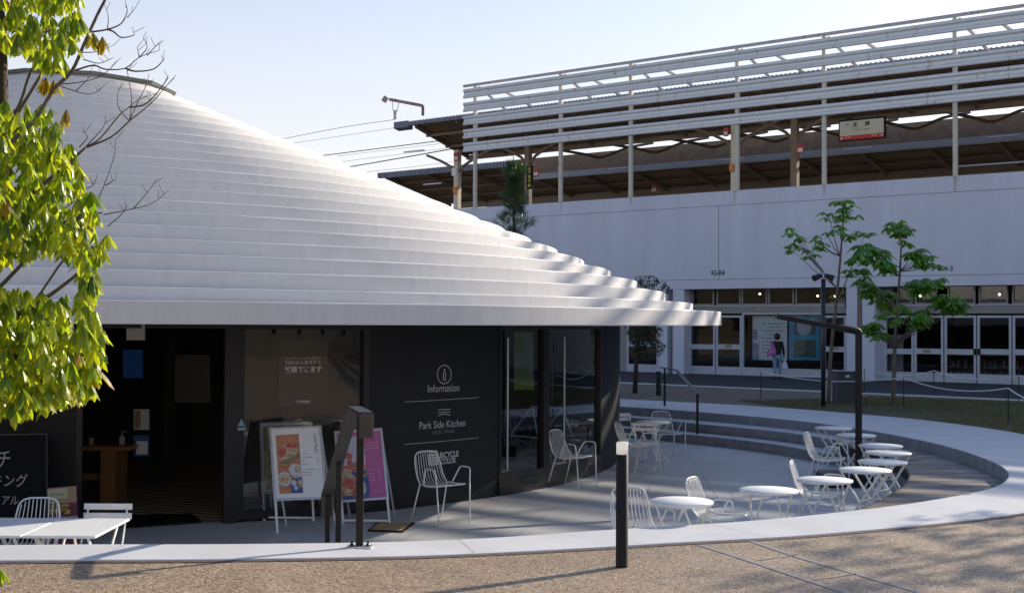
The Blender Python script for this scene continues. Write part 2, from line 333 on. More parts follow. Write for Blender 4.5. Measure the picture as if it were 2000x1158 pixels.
# drain strips on the plaza
mb = MB()
def strip(uv, wd, z=ZP + .004, mbx=None):
    pts = [GR(u, v, z) for u, v in uv]; mm = mbx or mb
    for a, b in zip(pts, pts[1:]):
        d = (b - a).normalized(); p = Vector((-d.y, d.x, 0)) * wd / 2; mm.face([a - p, a + p, b + p, b - p])
strip([(1366, 1063), (1470, 1096), (1668, 1162), (1790, 1200)], .055); strip([(1468, 1056), (1560, 1087), (1812, 1160), (1950, 1201)], .055)
strip([(1478, 1093), (1520, 1088), (1556, 1083)], .02); strip([(1590, 1131), (1630, 1126), (1672, 1119)], .02)
struct(mb.build('drain_channels', M('grey_channel', (.26, .25, .25), .6, var=.15, scale=10)))
# court floor
mb = MB(); mb.face([(p.x, p.y, 0) for p in IN]); struct(mb.build('court_floor', MAT['floor']))
mb = MB()
def fl(a, b, wd=.006, z=.004):
    a, b = Vector((*a, z)), Vector((*b, z)); d = (b - a).normalized(); p = Vector((-d.y, d.x, 0)) * wd / 2; mb.face([a - p, a + p, b + p, b - p])
for k in range(7): fl((-3.5 + k * 1.5, 11.2 + k * .25), (-1.5 + k * 1.5 * .8, 15.2 + k * 1.1) if k < 4 else (-2.5 + k * 1.45, 23))
for k in range(3): fl((-3.4, 12.4 + k * 1.2), (4.6, 14.6 + k * 1.3))
struct(mb.build('floor_joints', flat('joint_dark', (.20, .20, .20))))
# steps on the far side
T36 = [(-3, 31.0), (.2, 28.75), (1.5, 27.75), (2.7, 26.7), (3.83, 25.3), (4.6, 24.3), (5.2, 23.4), (5.66, 22.3), (5.8, 21.4)]
T18 = [(-3, 30.2), (.2, 27.95), (1.4, 27.1), (2.5, 26.1), (3.55, 24.85), (4.3, 23.9), (4.9, 22.9), (5.28, 21.9), (5.42, 21.3)]
def cat(pts, k=8):
    P = [Vector(p) for p in pts]; P = [2 * P[0] - P[1]] + P + [2 * P[-1] - P[-2]]; out = []
    for i in range(1, len(P) - 2):
        p0, p1, p2, p3 = P[i - 1:i + 3]
        for j in range(k):
            t = j / k; out.append(.5 * ((2 * p1) + (-p0 + p2) * t + (2 * p0 - 5 * p1 + 4 * p2 - p3) * t * t + (-p0 + 3 * p1 - 3 * p2 + p3) * t ** 3))
    return out + [P[-2]]
def step(pts, z, wd):
    c = cat(pts); mb = MB(); m = len(c); back = []
    for i, p in enumerate(c):
        d = (c[min(i + 1, m - 1)] - c[max(i - 1, 0)]).normalized(); back.append(p + Vector((-d.y, d.x)) * wd)
    mb.quads([(p.x, p.y, 0) for p in c] + [(p.x, p.y, z) for p in c] + [(p.x, p.y, z) for p in back] + [(p.x, p.y, 0) for p in back],
             [(k * m + i, (k + 1) * m + i, (k + 1) * m + i + 1, k * m + i + 1) for k in range(3) for i in range(m - 1)] + [(m - 1, 2 * m - 1, 3 * m - 1, 4 * m - 1), (0, 3 * m, 2 * m, m)])
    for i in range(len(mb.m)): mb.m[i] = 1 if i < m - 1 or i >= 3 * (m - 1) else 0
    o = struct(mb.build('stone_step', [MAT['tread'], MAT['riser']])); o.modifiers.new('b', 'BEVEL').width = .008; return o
step(T36, .36, .9); step(T18, .181, .45)
# deck on the right
DE = cat([(6.05, 22.6), (5.72, 21.9), (5.72, 20.9), (5.85, 20.1), (5.85, 19.1), (5.75, 18.1), (5.5, 17.0), (5.12, 15.95), (4.75, 15.2), (4.25, 14.3), (3.75, 13.5), (3.2, 12.6), (2.9, 12.1)], 10)
DEa = np.array([[p.y, p.x] for p in DE][::-1]); ina = [p for p in IN if p.x > 1]
def rim_x(y):
    best = None
    for i in range(NA):
        a, b_ = IN[i], IN[(i + 1) % NA]
        if (a.y - y) * (b_.y - y) <= 0 and a.y != b_.y:
            x = a.x + (b_.x - a.x) * (y - a.y) / (b_.y - a.y)
            if best is None or x > best: best = x
    return best
mb = MB(); y = 12.75
while y < 22.5:
    x0 = float(np.interp(y + .05, DEa[:, 0], DEa[:, 1])); x1 = rim_x(y + .05)
    if x1 - x0 > .05:
        z = .36 + random.uniform(-.002, .002); cuts = [x0] + ([x0 + (x1 - x0) * random.uniform(.3, .7)] if x1 - x0 > .8 else []) + [x1 - .004]
        for a, b_ in zip(cuts, cuts[1:]): mb.lohi((a, y + .004, z - .035), (b_ - .004, y + .108, z))
    y += .115
struct(mb.build('wooden_deck', MAT['deck']))
mb = MB(); m = len(DE)
DE2 = [p + Vector((.012, .004)) for p in DE]
mb.quads([(p.x, p.y, 0) for p in DE2] + [(p.x, p.y, .15) for p in DE2] + [(p.x + .03, p.y, .15) for p in DE2] + [(p.x + .03, p.y, .322) for p in DE2], [(k * m + i, (k + 1) * m + i, (k + 1) * m + i + 1, k * m + i + 1) for k in range(3) for i in range(m - 1)])
for i in range(len(mb.m)): mb.m[i] = 0 if i < 2 * (m - 1) else 1
struct(mb.build('deck_edge', [MAT['riser'], M('dark_deck_fascia', (.07, .06, .055), .7)]))
# lawn, earth, dark road, white kerb line
kl = [G(1100, 743.5, ZP), G(1232, 748, ZP), G(1604, 766.3, ZP), G(2000, 783, ZP)]
kd = (kl[3] - kl[0]).normalized(); ka = kl[0] - kd * 40; kb = kl[3] + kd * 40; kn = Vector((-kd.y, kd.x, 0)); kn = kn if kn.y > 0 else -kn
mb = MB(); q = ZP + .004
mb.face([(ka.x, ka.y, q), (kb.x, kb.y, q), (kb.x + kn.x * 40, kb.y + kn.y * 40, q), (ka.x + kn.x * 40, ka.y + kn.y * 40, q)])
struct(mb.build('station_road', MAT['asphalt']))
mb = MB(); mb.bar(ka + Vector((0, 0, .02)), kb + Vector((0, 0, .02)), .07, .035); struct(mb.build('white_kerb', MAT['white_paint']))
mb = MB(); far = [p for p in EXP if p.x > -6 and p.y > 18]; far.sort(key=lambda p: math.atan2(p.y - C0.y, p.x - C0.x))
pts = [(p.x, p.y, q) for p in far]; pts += [(ka.x + kd.x * 25 - kn.x * .06, ka.y + kd.y * 25 - kn.y * .06, q), (kb.x - kn.x * .06, kb.y - kn.y * .06, q), (kb.x - 4, kb.y - 12, q), (far[0].x + 6, far[0].y - 1, q)]
mb.face(pts); struct(mb.build('earth_bed', MAT['earth']))
lawnp = [G(1440, 783, q), G(1700, 775, q), G(2060, 787, q), Vector((24, 26, q)), Vector((22, 18, q)), Vector((11, 17.5, q)), ]
rimr = [p for p in EXP if p.y > 17.5 and p.x > 6.2]; rimr.sort(key=lambda p: p.y)
lp = [(p.x, p.y, q + .004) for p in lawnp] + [(p.x + .02, p.y, q + .004) for p in rimr]
mb = MB(); mb.face(lp); struct(mb.build('lawn_ground', MAT['lawn']))
lpoly = [(a, b_) for a, b_, _ in lp]
def inside(x, y, poly):
    c = False; j = len(poly) - 1
    for i in range(len(poly)):
        if (poly[i][1] > y) != (poly[j][1] > y) and x < (poly[j][0] - poly[i][0]) * (y - poly[i][1]) / (poly[j][1] - poly[i][1]) + poly[i][0]: c = not c
        j = i
    return c
mb = MB()
for _ in range(60000):
    x, y = random.uniform(5, 16), random.uniform(17.5, 33)
    if not inside(x, y, lpoly): continue
    if math.sin(x * 1.3 + 1) + math.sin(y * .9) + random.uniform(-1.2, 1.2) < -.6: continue
    a = random.uniform(0, 6.28); h = random.uniform(.02, .055); p = Vector((x, y, q + .003)); d = Vector((math.cos(a), math.sin(a), 0)) * .008
    mb.face([p - d, p + d, p + Vector((random.uniform(-.02, .02), random.uniform(-.02, .02), h))])
go = mb.build('grass', leafmat('grass_blade', (.07, .09, .025), (.17, .15, .06), .3, .7)); tag(go, 'short patchy green and straw coloured grass behind the pale stone rim', 'grass'); go['kind'] = 'stuff'
# ------------------------------------------------------------------ cafe building
RC = Vector((-7.84, 21.9)); WC = Vector((-7.2, 23.1)); WR = 9.2
cafe = empty('cafe_building', (WC.x, WC.y, 0), 'round cafe with a stepped white conical roof over black walls and glass', 'building')
mb = MB()
zb = 2.42 - .037; rr0 = 11.41
prof = [(WR - .35, zb + .02), (rr0 - .02, zb + .005), (rr0 - .006, zb), (rr0, zb + .012)]
for k in range(22):
    r = 11.41 - .461 * k; zt = 2.42 + .130 + .186 * k + (.053 if k == 0 else 0)
    if k: prof.append((r, prof[-1][1] - .0))
    prof += [(r, zt - .014), (r - .004, zt - .004), (r - .014, zt)]
    prof.append((r - .45, zt + .004))
prof[-1] = (1.3, prof[-1][1])
NR = 288
vs = []
for i, (r, z) in enumerate(prof):
    for j in range(NR):
        a = 2 * math.pi * j / NR; k = i // 5
        wob = .0012 * math.sin(a * 9 + k * 1.7) + .0008 * math.sin(a * 23 + k * 2.9); wz = .0018 * math.sin(a * 13 + k * 2.1) if i > 3 else 0
        vs.append((RC.x + (r + wob) * math.cos(a), RC.y + (r + wob) * math.sin(a), z + wz))
mb.quads(vs, [(i * NR + j, i * NR + (j + 1) % NR, (i + 1) * NR + (j + 1) % NR, (i + 1) * NR + j) for i in range(len(prof) - 1) for j in range(NR)])
roof = mb.build('roof', MAT['roof'], cafe, smooth=False)
mb = MB(); zc = 2.42 + .13 + .186 * 21
mb.lathe((RC.x, RC.y, 0), [(1.62, zc - .02), (1.66, zc + .02), (1.66, zc + .05)], 10, False, .2)
mb.cur = 1; mb.lathe((RC.x, RC.y, 0), [(1.74, zc + .05), (1.76, zc + .10), (0.2, zc + .12)], 10, True, .2)
mb.build('skylight_cap', [MAT['white_paint'], M('greenish_flashing', (.14, .16, .13), .4)], roof)
def wall_phi(u):
    d = ray(u, 640); dx, dy = d.x / d.y, 1.0
    A = dx * dx + 1; B = -2 * (dx * WC.x + WC.y); Cc = WC.x ** 2 + WC.y ** 2 - WR ** 2
    D = B * B - 4 * A * Cc
    if D < 0: return None
    t = (-B - math.sqrt(D)) / (2 * A); return math.atan2(t - WC.y, dx * t - WC.x)
def wallpt(phi, z, dr=0): return Vector((WC.x + (WR + dr) * math.cos(phi), WC.y + (WR + dr) * math.sin(phi), z))
def wall_z(u, v):
    ph = wall_phi(u); p = wallpt(ph, 0); d = ray(u, v); return ph, EYE.z + d.z * (p.y / d.y)
def arc_panel(mb, a0, a1, z0, z1, r0, r1, seg=None):
    seg = seg or max(2, int(abs(a1 - a0) / .03)); vs = []
    for i in range(seg + 1):
        a = a0 + (a1 - a0) * i / seg; c, s_ = math.cos(a), math.sin(a)
        vs += [(WC.x + r0 * c, WC.y + r0 * s_, z0), (WC.x + r1 * c, WC.y + r1 * s_, z0), (WC.x + r1 * c, WC.y + r1 * s_, z1), (WC.x + r0 * c, WC.y + r0 * s_, z1)]
    fs = []
    for i in range(seg):
        for k in range(4): fs.append((i * 4 + k, i * 4 + (k + 1) % 4, i * 4 + 4 + (k + 1) % 4, i * 4 + 4 + k))
    fs += [(0, 3, 2, 1), (seg * 4, seg * 4 + 1, seg * 4 + 2, seg * 4 + 3)]
    mb.quads(vs, fs)
ph = {u: wall_phi(u) for u in (150, 440, 465, 722, 975, 1066, 1085, 1176)}
ZT = 2.385
PL = wall_phi(-60)
for a0, a1 in ((PL - 1.2, ph[150]), (ph[722], ph[975]), (ph[1176], ph[1176] + 3.4)):
    mb = MB(); arc_panel(mb, a0, a1, 0, ZT, WR - .15, WR); mb.build('wall', MAT['dark_wall'], cafe)
# door opening frame, big window, glazed doors
mb = MB(); arc_panel(mb, ph[150] + .0005, ph[150] + .008, 0, ZT - .06, WR - .12, WR + .012, 1); arc_panel(mb, ph[440], ph[465], 0, ZT - .06, WR - .12, WR + .012, 1); arc_panel(mb, ph[150], ph[465], ZT - .06, ZT, WR - .12, WR + .012)
mb.build('door_frame', MAT['black_metal'], cafe)
def glazed(a0, a1, z0, z1, fw=.008, nm='window', gm='glass'):
    mb = MB(); arc_panel(mb, a0, a0 + fw, z0, z1, WR - .10, WR + .01, 1); arc_panel(mb, a1 - fw, a1, z0, z1, WR - .10, WR + .01, 1)
    arc_panel(mb, a0 + fw, a1 - fw, z1 - .07, z1, WR - .10, WR + .01); arc_panel(mb, a0 + fw, a1 - fw, z0, z0 + .10, WR - .10, WR + .01)
    f = mb.build(nm, MAT['black_metal'], cafe)
    mb = MB(); c0, c1 = a0 + fw, a1 - fw
    p, q_ = wallpt(c0, 0, -.05), wallpt(c1, 0, -.05)
    k = 8; vs = []
    for i in range(k + 1):
        pp = wallpt(c0 + (c1 - c0) * i / k, 0, -.05)
        vs += [(pp.x, pp.y, z0 + .10), (pp.x, pp.y, z1 - .07)]
    mb.quads(vs, [(2 * i, 2 * i + 2, 2 * i + 3, 2 * i + 1) for i in range(k)])
    mb.build('pane', MAT[gm], f, smooth=True); return f
glazed(ph[465], ph[722], .03, ZT, .009)
glazed(ph[975], ph[1075 if 1075 in ph else 1066], .20, ZT, .006, 'glazed_door')
glazed(ph[1066] + .0005, ph[1176], .20, ZT, .010, 'glazed_door')
mb = MB(); arc_panel(mb, ph[975], ph[1176], 0, .20, WR - .10, WR + .02); mb.build('sill', MAT['black_metal'], cafe)
for uu in (987, 1097):
    mb = MB(); a = wall_phi(uu); mb.tube([wallpt(a, .35, .05), wallpt(a, 2.2, .05)], .013, 8); mb.build('pull_handle', MAT['alu'], cafe)
# interior shell
mb = MB(); k = 48
mb.lathe((WC.x, WC.y, 0), [(WR - .16, .012), (.01, .012)], 64, False); 
mfl = M('timber_floor', (.16, .11, .075), .5); n_ = mfl.node_tree.nodes; l_ = mfl.node_tree.links
tc = n_.new('ShaderNodeTexCoord'); mp = n_.new('ShaderNodeMapping'); mp.inputs['Rotation'].default_value = (0, 0, .35); wv = n_.new('ShaderNodeTexWave'); wv.inputs['Scale'].default_value = 1.6; wv.inputs['Distortion'].default_value = .4; wv.bands_direction = 'Y'
cr2 = n_.new('ShaderNodeValToRGB'); cr2.color_ramp.elements[0].color = (.16, .10, .06, 1); cr2.color_ramp.elements[1].color = (.62, .46, .32, 1); cr2.color_ramp.elements[0].position = .4; cr2.color_ramp.elements[1].position = .6
l_.new(tc.outputs['Object'], mp.inputs[0]); l_.new(mp.outputs[0], wv.inputs[0]); l_.new(wv.outputs[0], cr2.inputs[0]); l_.new(cr2.outputs[0], n_['Principled BSDF'].inputs[0])
mb.build('timber_floor', mfl, cafe)
mb = MB(); mb.lathe((WC.x, WC.y, 0), [(.01, ZT + .02), (WR - .2, ZT + .02)], 48, False); mb.build('ceiling', MAT['dark_in'], cafe)
mb = MB(); mb.box((-5.5, 20.3, 1.2), (13, .1, 2.4), .16); mb.box((-5.05, 18.2, 1.2), (.14, .14, 2.36)); mb.build('partition', MAT['dark_in'], cafe)
# lettering on the curved wall
def cyl(u0, u1, v0, v1, dr=.004):
    um, vm = (u0 + u1) / 2, (v0 + v1) / 2; a, z = wall_z(um, vm); aL = wall_phi(u0); aR = wall_phi(u1); _, zt = wall_z(um, v0); _, zb_ = wall_z(um, v1)
    return (lambda x, y: wallpt(a + x / WR, z + y, dr)), (aR - aL) * WR, zt - zb_
def wtext(body, u0, u1, v0, v1, mat='letter_w', **k):
    fn, wd, ht = cyl(u0, u1, v0, v1); return text(body, 'lettering', MAT[mat], cafe, fn, wd, ht, **k)
wtext('Information', 837, 898, 750, 765); 
wtext('Park Side Kitchen', 822, 911, 821, 835); wtext('LOCAL FOODS', 846, 888, 839.5, 846, 'letter_g', spacing=1.5)
wtext('BiCYCLE', 861, 897, 881, 893, bold=.03); wtext('COLOR', 862, 892, 893.5, 905, bold=.03)
mb = MB()
def cstroke(pts, wd):
    P = []
    for u, v in pts: a, z = wall_z(u, v); P.append((a * WR, z))
    Q = [P[0]]
    for a_, b_ in zip(P, P[1:]):
        k_ = max(1, int(math.hypot(b_[0] - a_[0], b_[1] - a_[1]) / .05)); Q += [(a_[0] + (b_[0] - a_[0]) * j / k_, a_[1] + (b_[1] - a_[1]) * j / k_) for j in range(1, k_ + 1)]
    for (x0, y0), (x1, y1) in zip(Q, Q[1:]):
        dx, dy = x1 - x0, y1 - y0; L = math.hypot(dx, dy) or 1; nx, ny = -dy / L * wd / 2, dx / L * wd / 2
        mb.face([wallpt((x0 - nx) / WR, y0 - ny, .004), wallpt((x0 + nx) / WR, y0 + ny, .004), wallpt((x1 + nx) / WR, y1 + ny, .004), wallpt((x1 - nx) / WR, y1 - ny, .004)])
def em():
    global mb
    mb.build('wall_emblem', MAT['letter_w'], cafe); mb = MB()
cstroke([(868 + 13.5 * math.sin(t), 731 - 18 * math.cos(t)) for t in np.linspace(0, 2 * math.pi, 33)], .012); em()
cstroke([(866.5, 726.5), (866.5, 742)], .014); cstroke([(870.5, 726.5), (870.5, 742)], .012); cstroke([(866, 742), (871, 742)], .010); cstroke([(866, 727), (871, 727)], .010); em(); cstroke([(868.5, 720.5), (868.5, 724)], .03); em()
cstroke([(791, 784.8), (935, 776)], .006); em(); cstroke([(791, 867.5), (935, 854.5)], .006); em()
cstroke([(856, 800.2), (880, 798.6)], .009); em(); cstroke([(856, 805.3), (880, 804)], .009); em(); cstroke([(856, 812), (868, 807.6), (880, 810.3)], .009); em()
for v_, a_, b_ in ((881.5, 839, 855), (888, 838, 858), (894, 838, 860), (900, 838, 858), (906, 840, 857)): cstroke([(a_, v_ + .8), (b_, v_ - .8)], .028)
cstroke([(839.5, 887), (839.5, 908)], .03); cstroke([(855, 882), (855, 908)], .03)
mb.build('wall_emblem', MAT['letter_w'], cafe)
# posters behind the glass
YPO = wallpt(wall_phi(545), 0).y + .62
def quad_poster(name, uv, Y, mat, parent=None, thick=.01):
    c = [AD(u, v, Y) for u, v in uv]; nrm = -(c[1] - c[0]).cross(c[3] - c[0]).normalized() * thick
    mb = MB(); mb.quads(c + [p - nrm for p in c], [(0, 1, 2, 3), (7, 6, 5, 4), (0, 4, 5, 1), (1, 5, 6, 2), (2, 6, 7, 3), (3, 7, 4, 0)])
    return mb.build(name, mat, parent), c
o, _ = quad_poster('window_poster', [(545, 664), (640, 667), (640, 795), (545, 793)], YPO, flat('charcoal_poster', (.035, .035, .04))); tag(o, 'dark poster with white writing hung inside the large cafe window', 'poster')
fn = lambda cu_, cv_, Y=YPO - .03: (lambda x, y: AD(cu_, cv_, Y) + Vector((x, 0, y)))
kx = YPO / 2400
for bd, u0, u1, v0, v1, bo in (('クロスバイク・ロードバイクetc.最新モデル', 559, 632, 697, 703, 0), ('TREKの人気モデル', 559, 631, 703.5, 712, .02), ('試乗できます', 559, 632, 714, 728, .045), ('TREK', 580, 611, 782, 787, .04)):
    f2, w2, h2 = cyl(u0, u1, v0, v1, -.035); text(bd, 'lettering', MAT['letter_w'], o, f2, w2, h2, bold=bo)
o, _ = quad_poster('green_poster', [(1004, 648), (1042, 648), (1042, 757), (1004, 762)], 17.9, M('park_scene_print', (.28, .36, .10), .5, c2=(.35, .48, .55), scale=3, thr=(.4, .6))); tag(o, 'green poster of a park scene hung behind the left glazed cafe door', 'poster')
mb = MB(); a, b_ = AD(1004, 737, 17.88), AD(1042, 761, 17.88); mb.face([a, (b_.x, b_.y, a.z), b_, (a.x, a.y, b_.z)]); mb.build('green_band', flat('lime_print', (.30, .42, .02)), o)
text('TREK', 'lettering', MAT['letter_w'], o, fn(1023, 747, 17.86), .16, .04)
# triangle stickers on the window
st = MB(); a = AD(471, 826, 14.75); st.face([AD(464, 832, 14.76), AD(479, 832, 14.76), AD(471.5, 817, 14.76)]); st.face([AD(464, 834.5, 14.76), AD(480, 834.5, 14.76), AD(480, 840, 14.76), AD(464, 840, 14.76)])
tag(st.build('window_sticker', flat('pale_blue_sticker', (.25, .42, .50))), 'small pale blue triangle sticker low on the edge of the cafe window', 'sticker')
# things inside the doorway
def in_box(name, u0, u1, v0, v1, Y, mat, label, cat, thick=.02):
    o, c = quad_poster(name, [(u0, v0), (u1, v0), (u1, v1), (u0, v1)], Y, mat, None, thick); return tag(o, label, cat)
in_box('paper_notice', 247, 283, 628, 664, 14.35, flat('cream_paper', (.50, .48, .42)), 'blank cream paper notice hanging from the top of the cafe doorway', 'notice', .003)
in_box('wall_screen', 240, 277, 683, 738, 19.2, emis('blue_screen', (.01, .04, .14), .12), 'dim blue screen on the back wall inside the cafe doorway', 'screen', .05)
in_box('pin_board', 341, 410, 693, 786, 18.2, flat('grey_board', (.16, .155, .145)), 'large plain grey board on the wall inside the cafe', 'board', .03)
o = in_box('menu_poster', 261, 291, 799, 839, 16.9, MAT['paper'], 'small white poster with an orange picture strip inside the doorway', 'poster')
mb = MB(); a, b_ = AD(264, 802, 16.87), AD(274, 836, 16.87); mb.face([a, (b_.x, a.y, a.z), b_, (a.x, a.y, b_.z)]); mb.build('picture_strip', M('orange_food_print', (.55, .22, .12), .5, c2=(.45, .35, .25), scale=14), o)
o = in_box('blue_leaflet', 261, 291, 850, 891, 16.6, flat('blue_leaflet', (.05, .15, .36)), 'blue leaflet rack card under the small white poster inside the doorway', 'leaflet')
mb = MB(); a, b_ = AD(266, 861, 16.57), AD(288, 887, 16.57); mb.face([a, (b_.x, a.y, a.z), b_, (a.x, a.y, b_.z)]); mb.build('text_area', MAT['paper'], o)
ct = empty('wooden_counter', (-5.45, 16.5, 0), 'oiled oak counter table standing just inside the cafe doorway', 'table')
mb = MB(); mb.lohi((-6.7, 16.2, .70), (-5.02, 16.9, .76)); mb.build('tabletop', MAT['wood'], ct, bevel=.006)
for x in (-6.5, -5.33): mb = MB(); mb.lohi((x - .1, 16.28, 0), (x + .1, 16.8, .70)); mb.build('leg', MAT['wood'], ct, bevel=.006)
mb = MB(); mb.lohi((-6.4, 16.5, .28), (-5.43, 16.56, .36)); mb.build('stretcher', MAT['wood'], ct)
bt = empty('soap_bottle', (AD(238, 862, 16.4).x, 16.4, .76), 'white pump soap bottle on the right end of the oak counter', 'bottle')
mb = MB(); mb.lathe(bt.location, [(.036, 0), (.038, .02), (.038, .10), (.02, .125), (.014, .135)], 16); mb.build('bottle_body', MAT['diffuser'], bt, smooth=True)
mb = MB(); c = Vector(bt.location); mb.tube([c + Vector((0, 0, .13)), c + Vector((0, 0, .175)), c + Vector((.05, 0, .18)), c + Vector((.06, 0, .165))], .007, 6); mb.build('pump', MAT['diffuser'], bt)
cp = MB(); cx_ = AD(178, 860, 16.4).x; cp.lathe((cx_, 16.4, .76), [(.03, 0), (.036, .09), (.030, .09), (.027, .01)], 16, False); tag(cp.build('paper_cup', flat('kraft_cup', (.42, .32, .22))), 'small brown cup on the left of the oak counter', 'cup')
mb = MB(); pa = [G(245, 1029, .02), G(395, 1018, .02), G(372, 1003, .02), G(240, 1006, .02)]; mb.prism([(p.x, p.y) for p in pa], .013, .026); tag(mb.build('door_mat', MAT['black']), 'black door mat lying on the timber floor of the cafe doorway', 'mat')
# bicycle hanging inside the right glass door
bi = empty('bicycle', (AD(1100, 860, 19.6).x, 19.6, .25), 'pale framed bicycle parked behind the right glazed cafe door', 'bicycle')
def bwheel(x, z): 
    mb = MB(); mb.tube([(x + .33 * math.cos(t), 19.6, z + .33 * math.sin(t)) for t in np.linspace(0, 2 * math.pi, 33)], .014, 6, False)
    wv_ = mb.build('wheel', MAT['black_metal'], bi); mb = MB()
    for t in np.linspace(0, 2 * math.pi, 17)[:-1]: mb.tube([(x, 19.6, z), (x + .32 * math.cos(t), 19.6, z + .32 * math.sin(t))], .0015, 3)
    mb.build('spokes', MAT['alu'], wv_)
bx = bi.location.x; bwheel(bx + .15, .62); bwheel(bx - .85, .62)
mb = MB(); bb = (bx - .40, 19.6, .58); hd = (bx - .02, 19.6, 1.05); stp = (bx - .5, 19.6, 1.08)
for a, b_ in ((bb, hd), (bb, stp), (hd, stp), (stp, (bx - .85, 19.6, .62)), (bb, (bx - .85, 19.6, .62)), (hd, (bx + .15, 19.6, .62))): mb.tube([a, b_], .016, 8)
mb.build('frame', M('pale_bike_paint', (.42, .55, .60), .3), bi)
mb = MB(); mb.tube([(bx - .04, 19.35, 1.15), (bx - .02, 19.6, 1.12), (bx - .04, 19.85, 1.15)], .012, 6); mb.build('handlebar', MAT['black_metal'], bi)
mb = MB(); mb.lohi((bx - .62, 19.54, 1.12), (bx - .38, 19.66, 1.16)); mb.build('saddle', MAT['black'], bi, bevel=.02)
# ------------------------------------------------------------------ blackboard and leaning poster at the left wall
bbd = empty('blackboard', (-5.6, 13.4, 0), 'tall black chalkboard with white handwriting against the cafe wall', 'blackboard')
mb = MB(); c = [AD(-60, 850, 13.5), AD(92, 847, 13.55), AD(92, 1062, 13.45), AD(-60, 1066, 13.4)]
mb.quads(c + [p + Vector((0, .04, 0)) for p in c], [(0, 3, 2, 1), (4, 5, 6, 7), (0, 1, 5, 4), (1, 2, 6, 5), (2, 3, 7, 6), (3, 0, 4, 7)]); mb.build('board', MAT['black'], bbd)
mb = MB(); mb.bar(c[0] + Vector((0, -.006, 0)), c[1] + Vector((0, -.006, 0)), .006, .006); mb.bar(c[1] + Vector((0, -.006, 0)), c[2] + Vector((0, -.006, 0)), .005, .005); mb.build('chalk_edge', flat('chalk_line', (.13, .14, .14)), bbd)
kb_ = 13.35 / 2400
chalk = flat('chalk', (.45, .47, .47), .9)
for bd, u0, u1, v0, v1 in (('ランチ', -62, 20, 880, 912), ('バイキング', -66, 54, 925, 950), ('リニューアル', -66, 36, 968, 985)):
    text(bd, 'lettering', chalk, bbd, (lambda cu_, cv_: (lambda x, y: AD(cu_, cv_, 13.40) + Vector((x, 0, y))))((u0 + u1) / 2, (v0 + v1) / 2), (u1 - u0) * kb_, (v1 - v0) * kb_, shear=.15)
pb = empty('promo_board', (AD(120, 1060, 13.3).x, 13.3, 0), 'small colourful promotional board with yellow characters beside the chalkboard', 'sign board')
def board(mbl, uvs, Y, mat, dy=0): 
    mb = MB(); mb.face([AD(u, v, Y - dy) for u, v in uvs]); return mb.build(mbl, mat, pb)
quad_poster('board', [(92, 953), (149, 948), (153, 1062), (95, 1066)], 13.35, flat('purple_board', (.16, .03, .07)), pb, .02)
board('green_area', [(92.5, 953.5), (148.8, 948.5), (150, 980), (93.5, 984)], 13.35, M('floral_print', (.30, .36, .20), .5, c2=(.45, .20, .16), scale=20), .008)
board('cream_label', [(93, 956), (131, 952.5), (132, 972), (94, 975)], 13.35, flat('cream_label', (.50, .48, .33)), .012)
board('lower_band', [(94, 1010), (152, 1007), (152.5, 1018), (95, 1021)], 13.35, flat('lilac_band', (.45, .36, .42)), .008)
kk = 13.3 / 2400; yel = flat('yellow_print', (.62, .50, .04)); drk = flat('brown_print', (.08, .05, .03))
for bd, u, v, wd, ht, mt, bo in (('プレミアム食事券', 115, 987, 42, 6.5, yel, .02), ('加盟店', 117, 998, 42, 12, yel, .05), ('Go To Eat', 112, 965, 28, 5, drk, 0), ('#5', 124, 1013, 50, 6, drk, .02)):
    text(bd, 'lettering', mt, pb, (lambda u, v: (lambda x, y: AD(u, v, 13.33) + Vector((x, 0, y + x * .06))))(u, v), wd * kk, ht * kk, bold=bo)
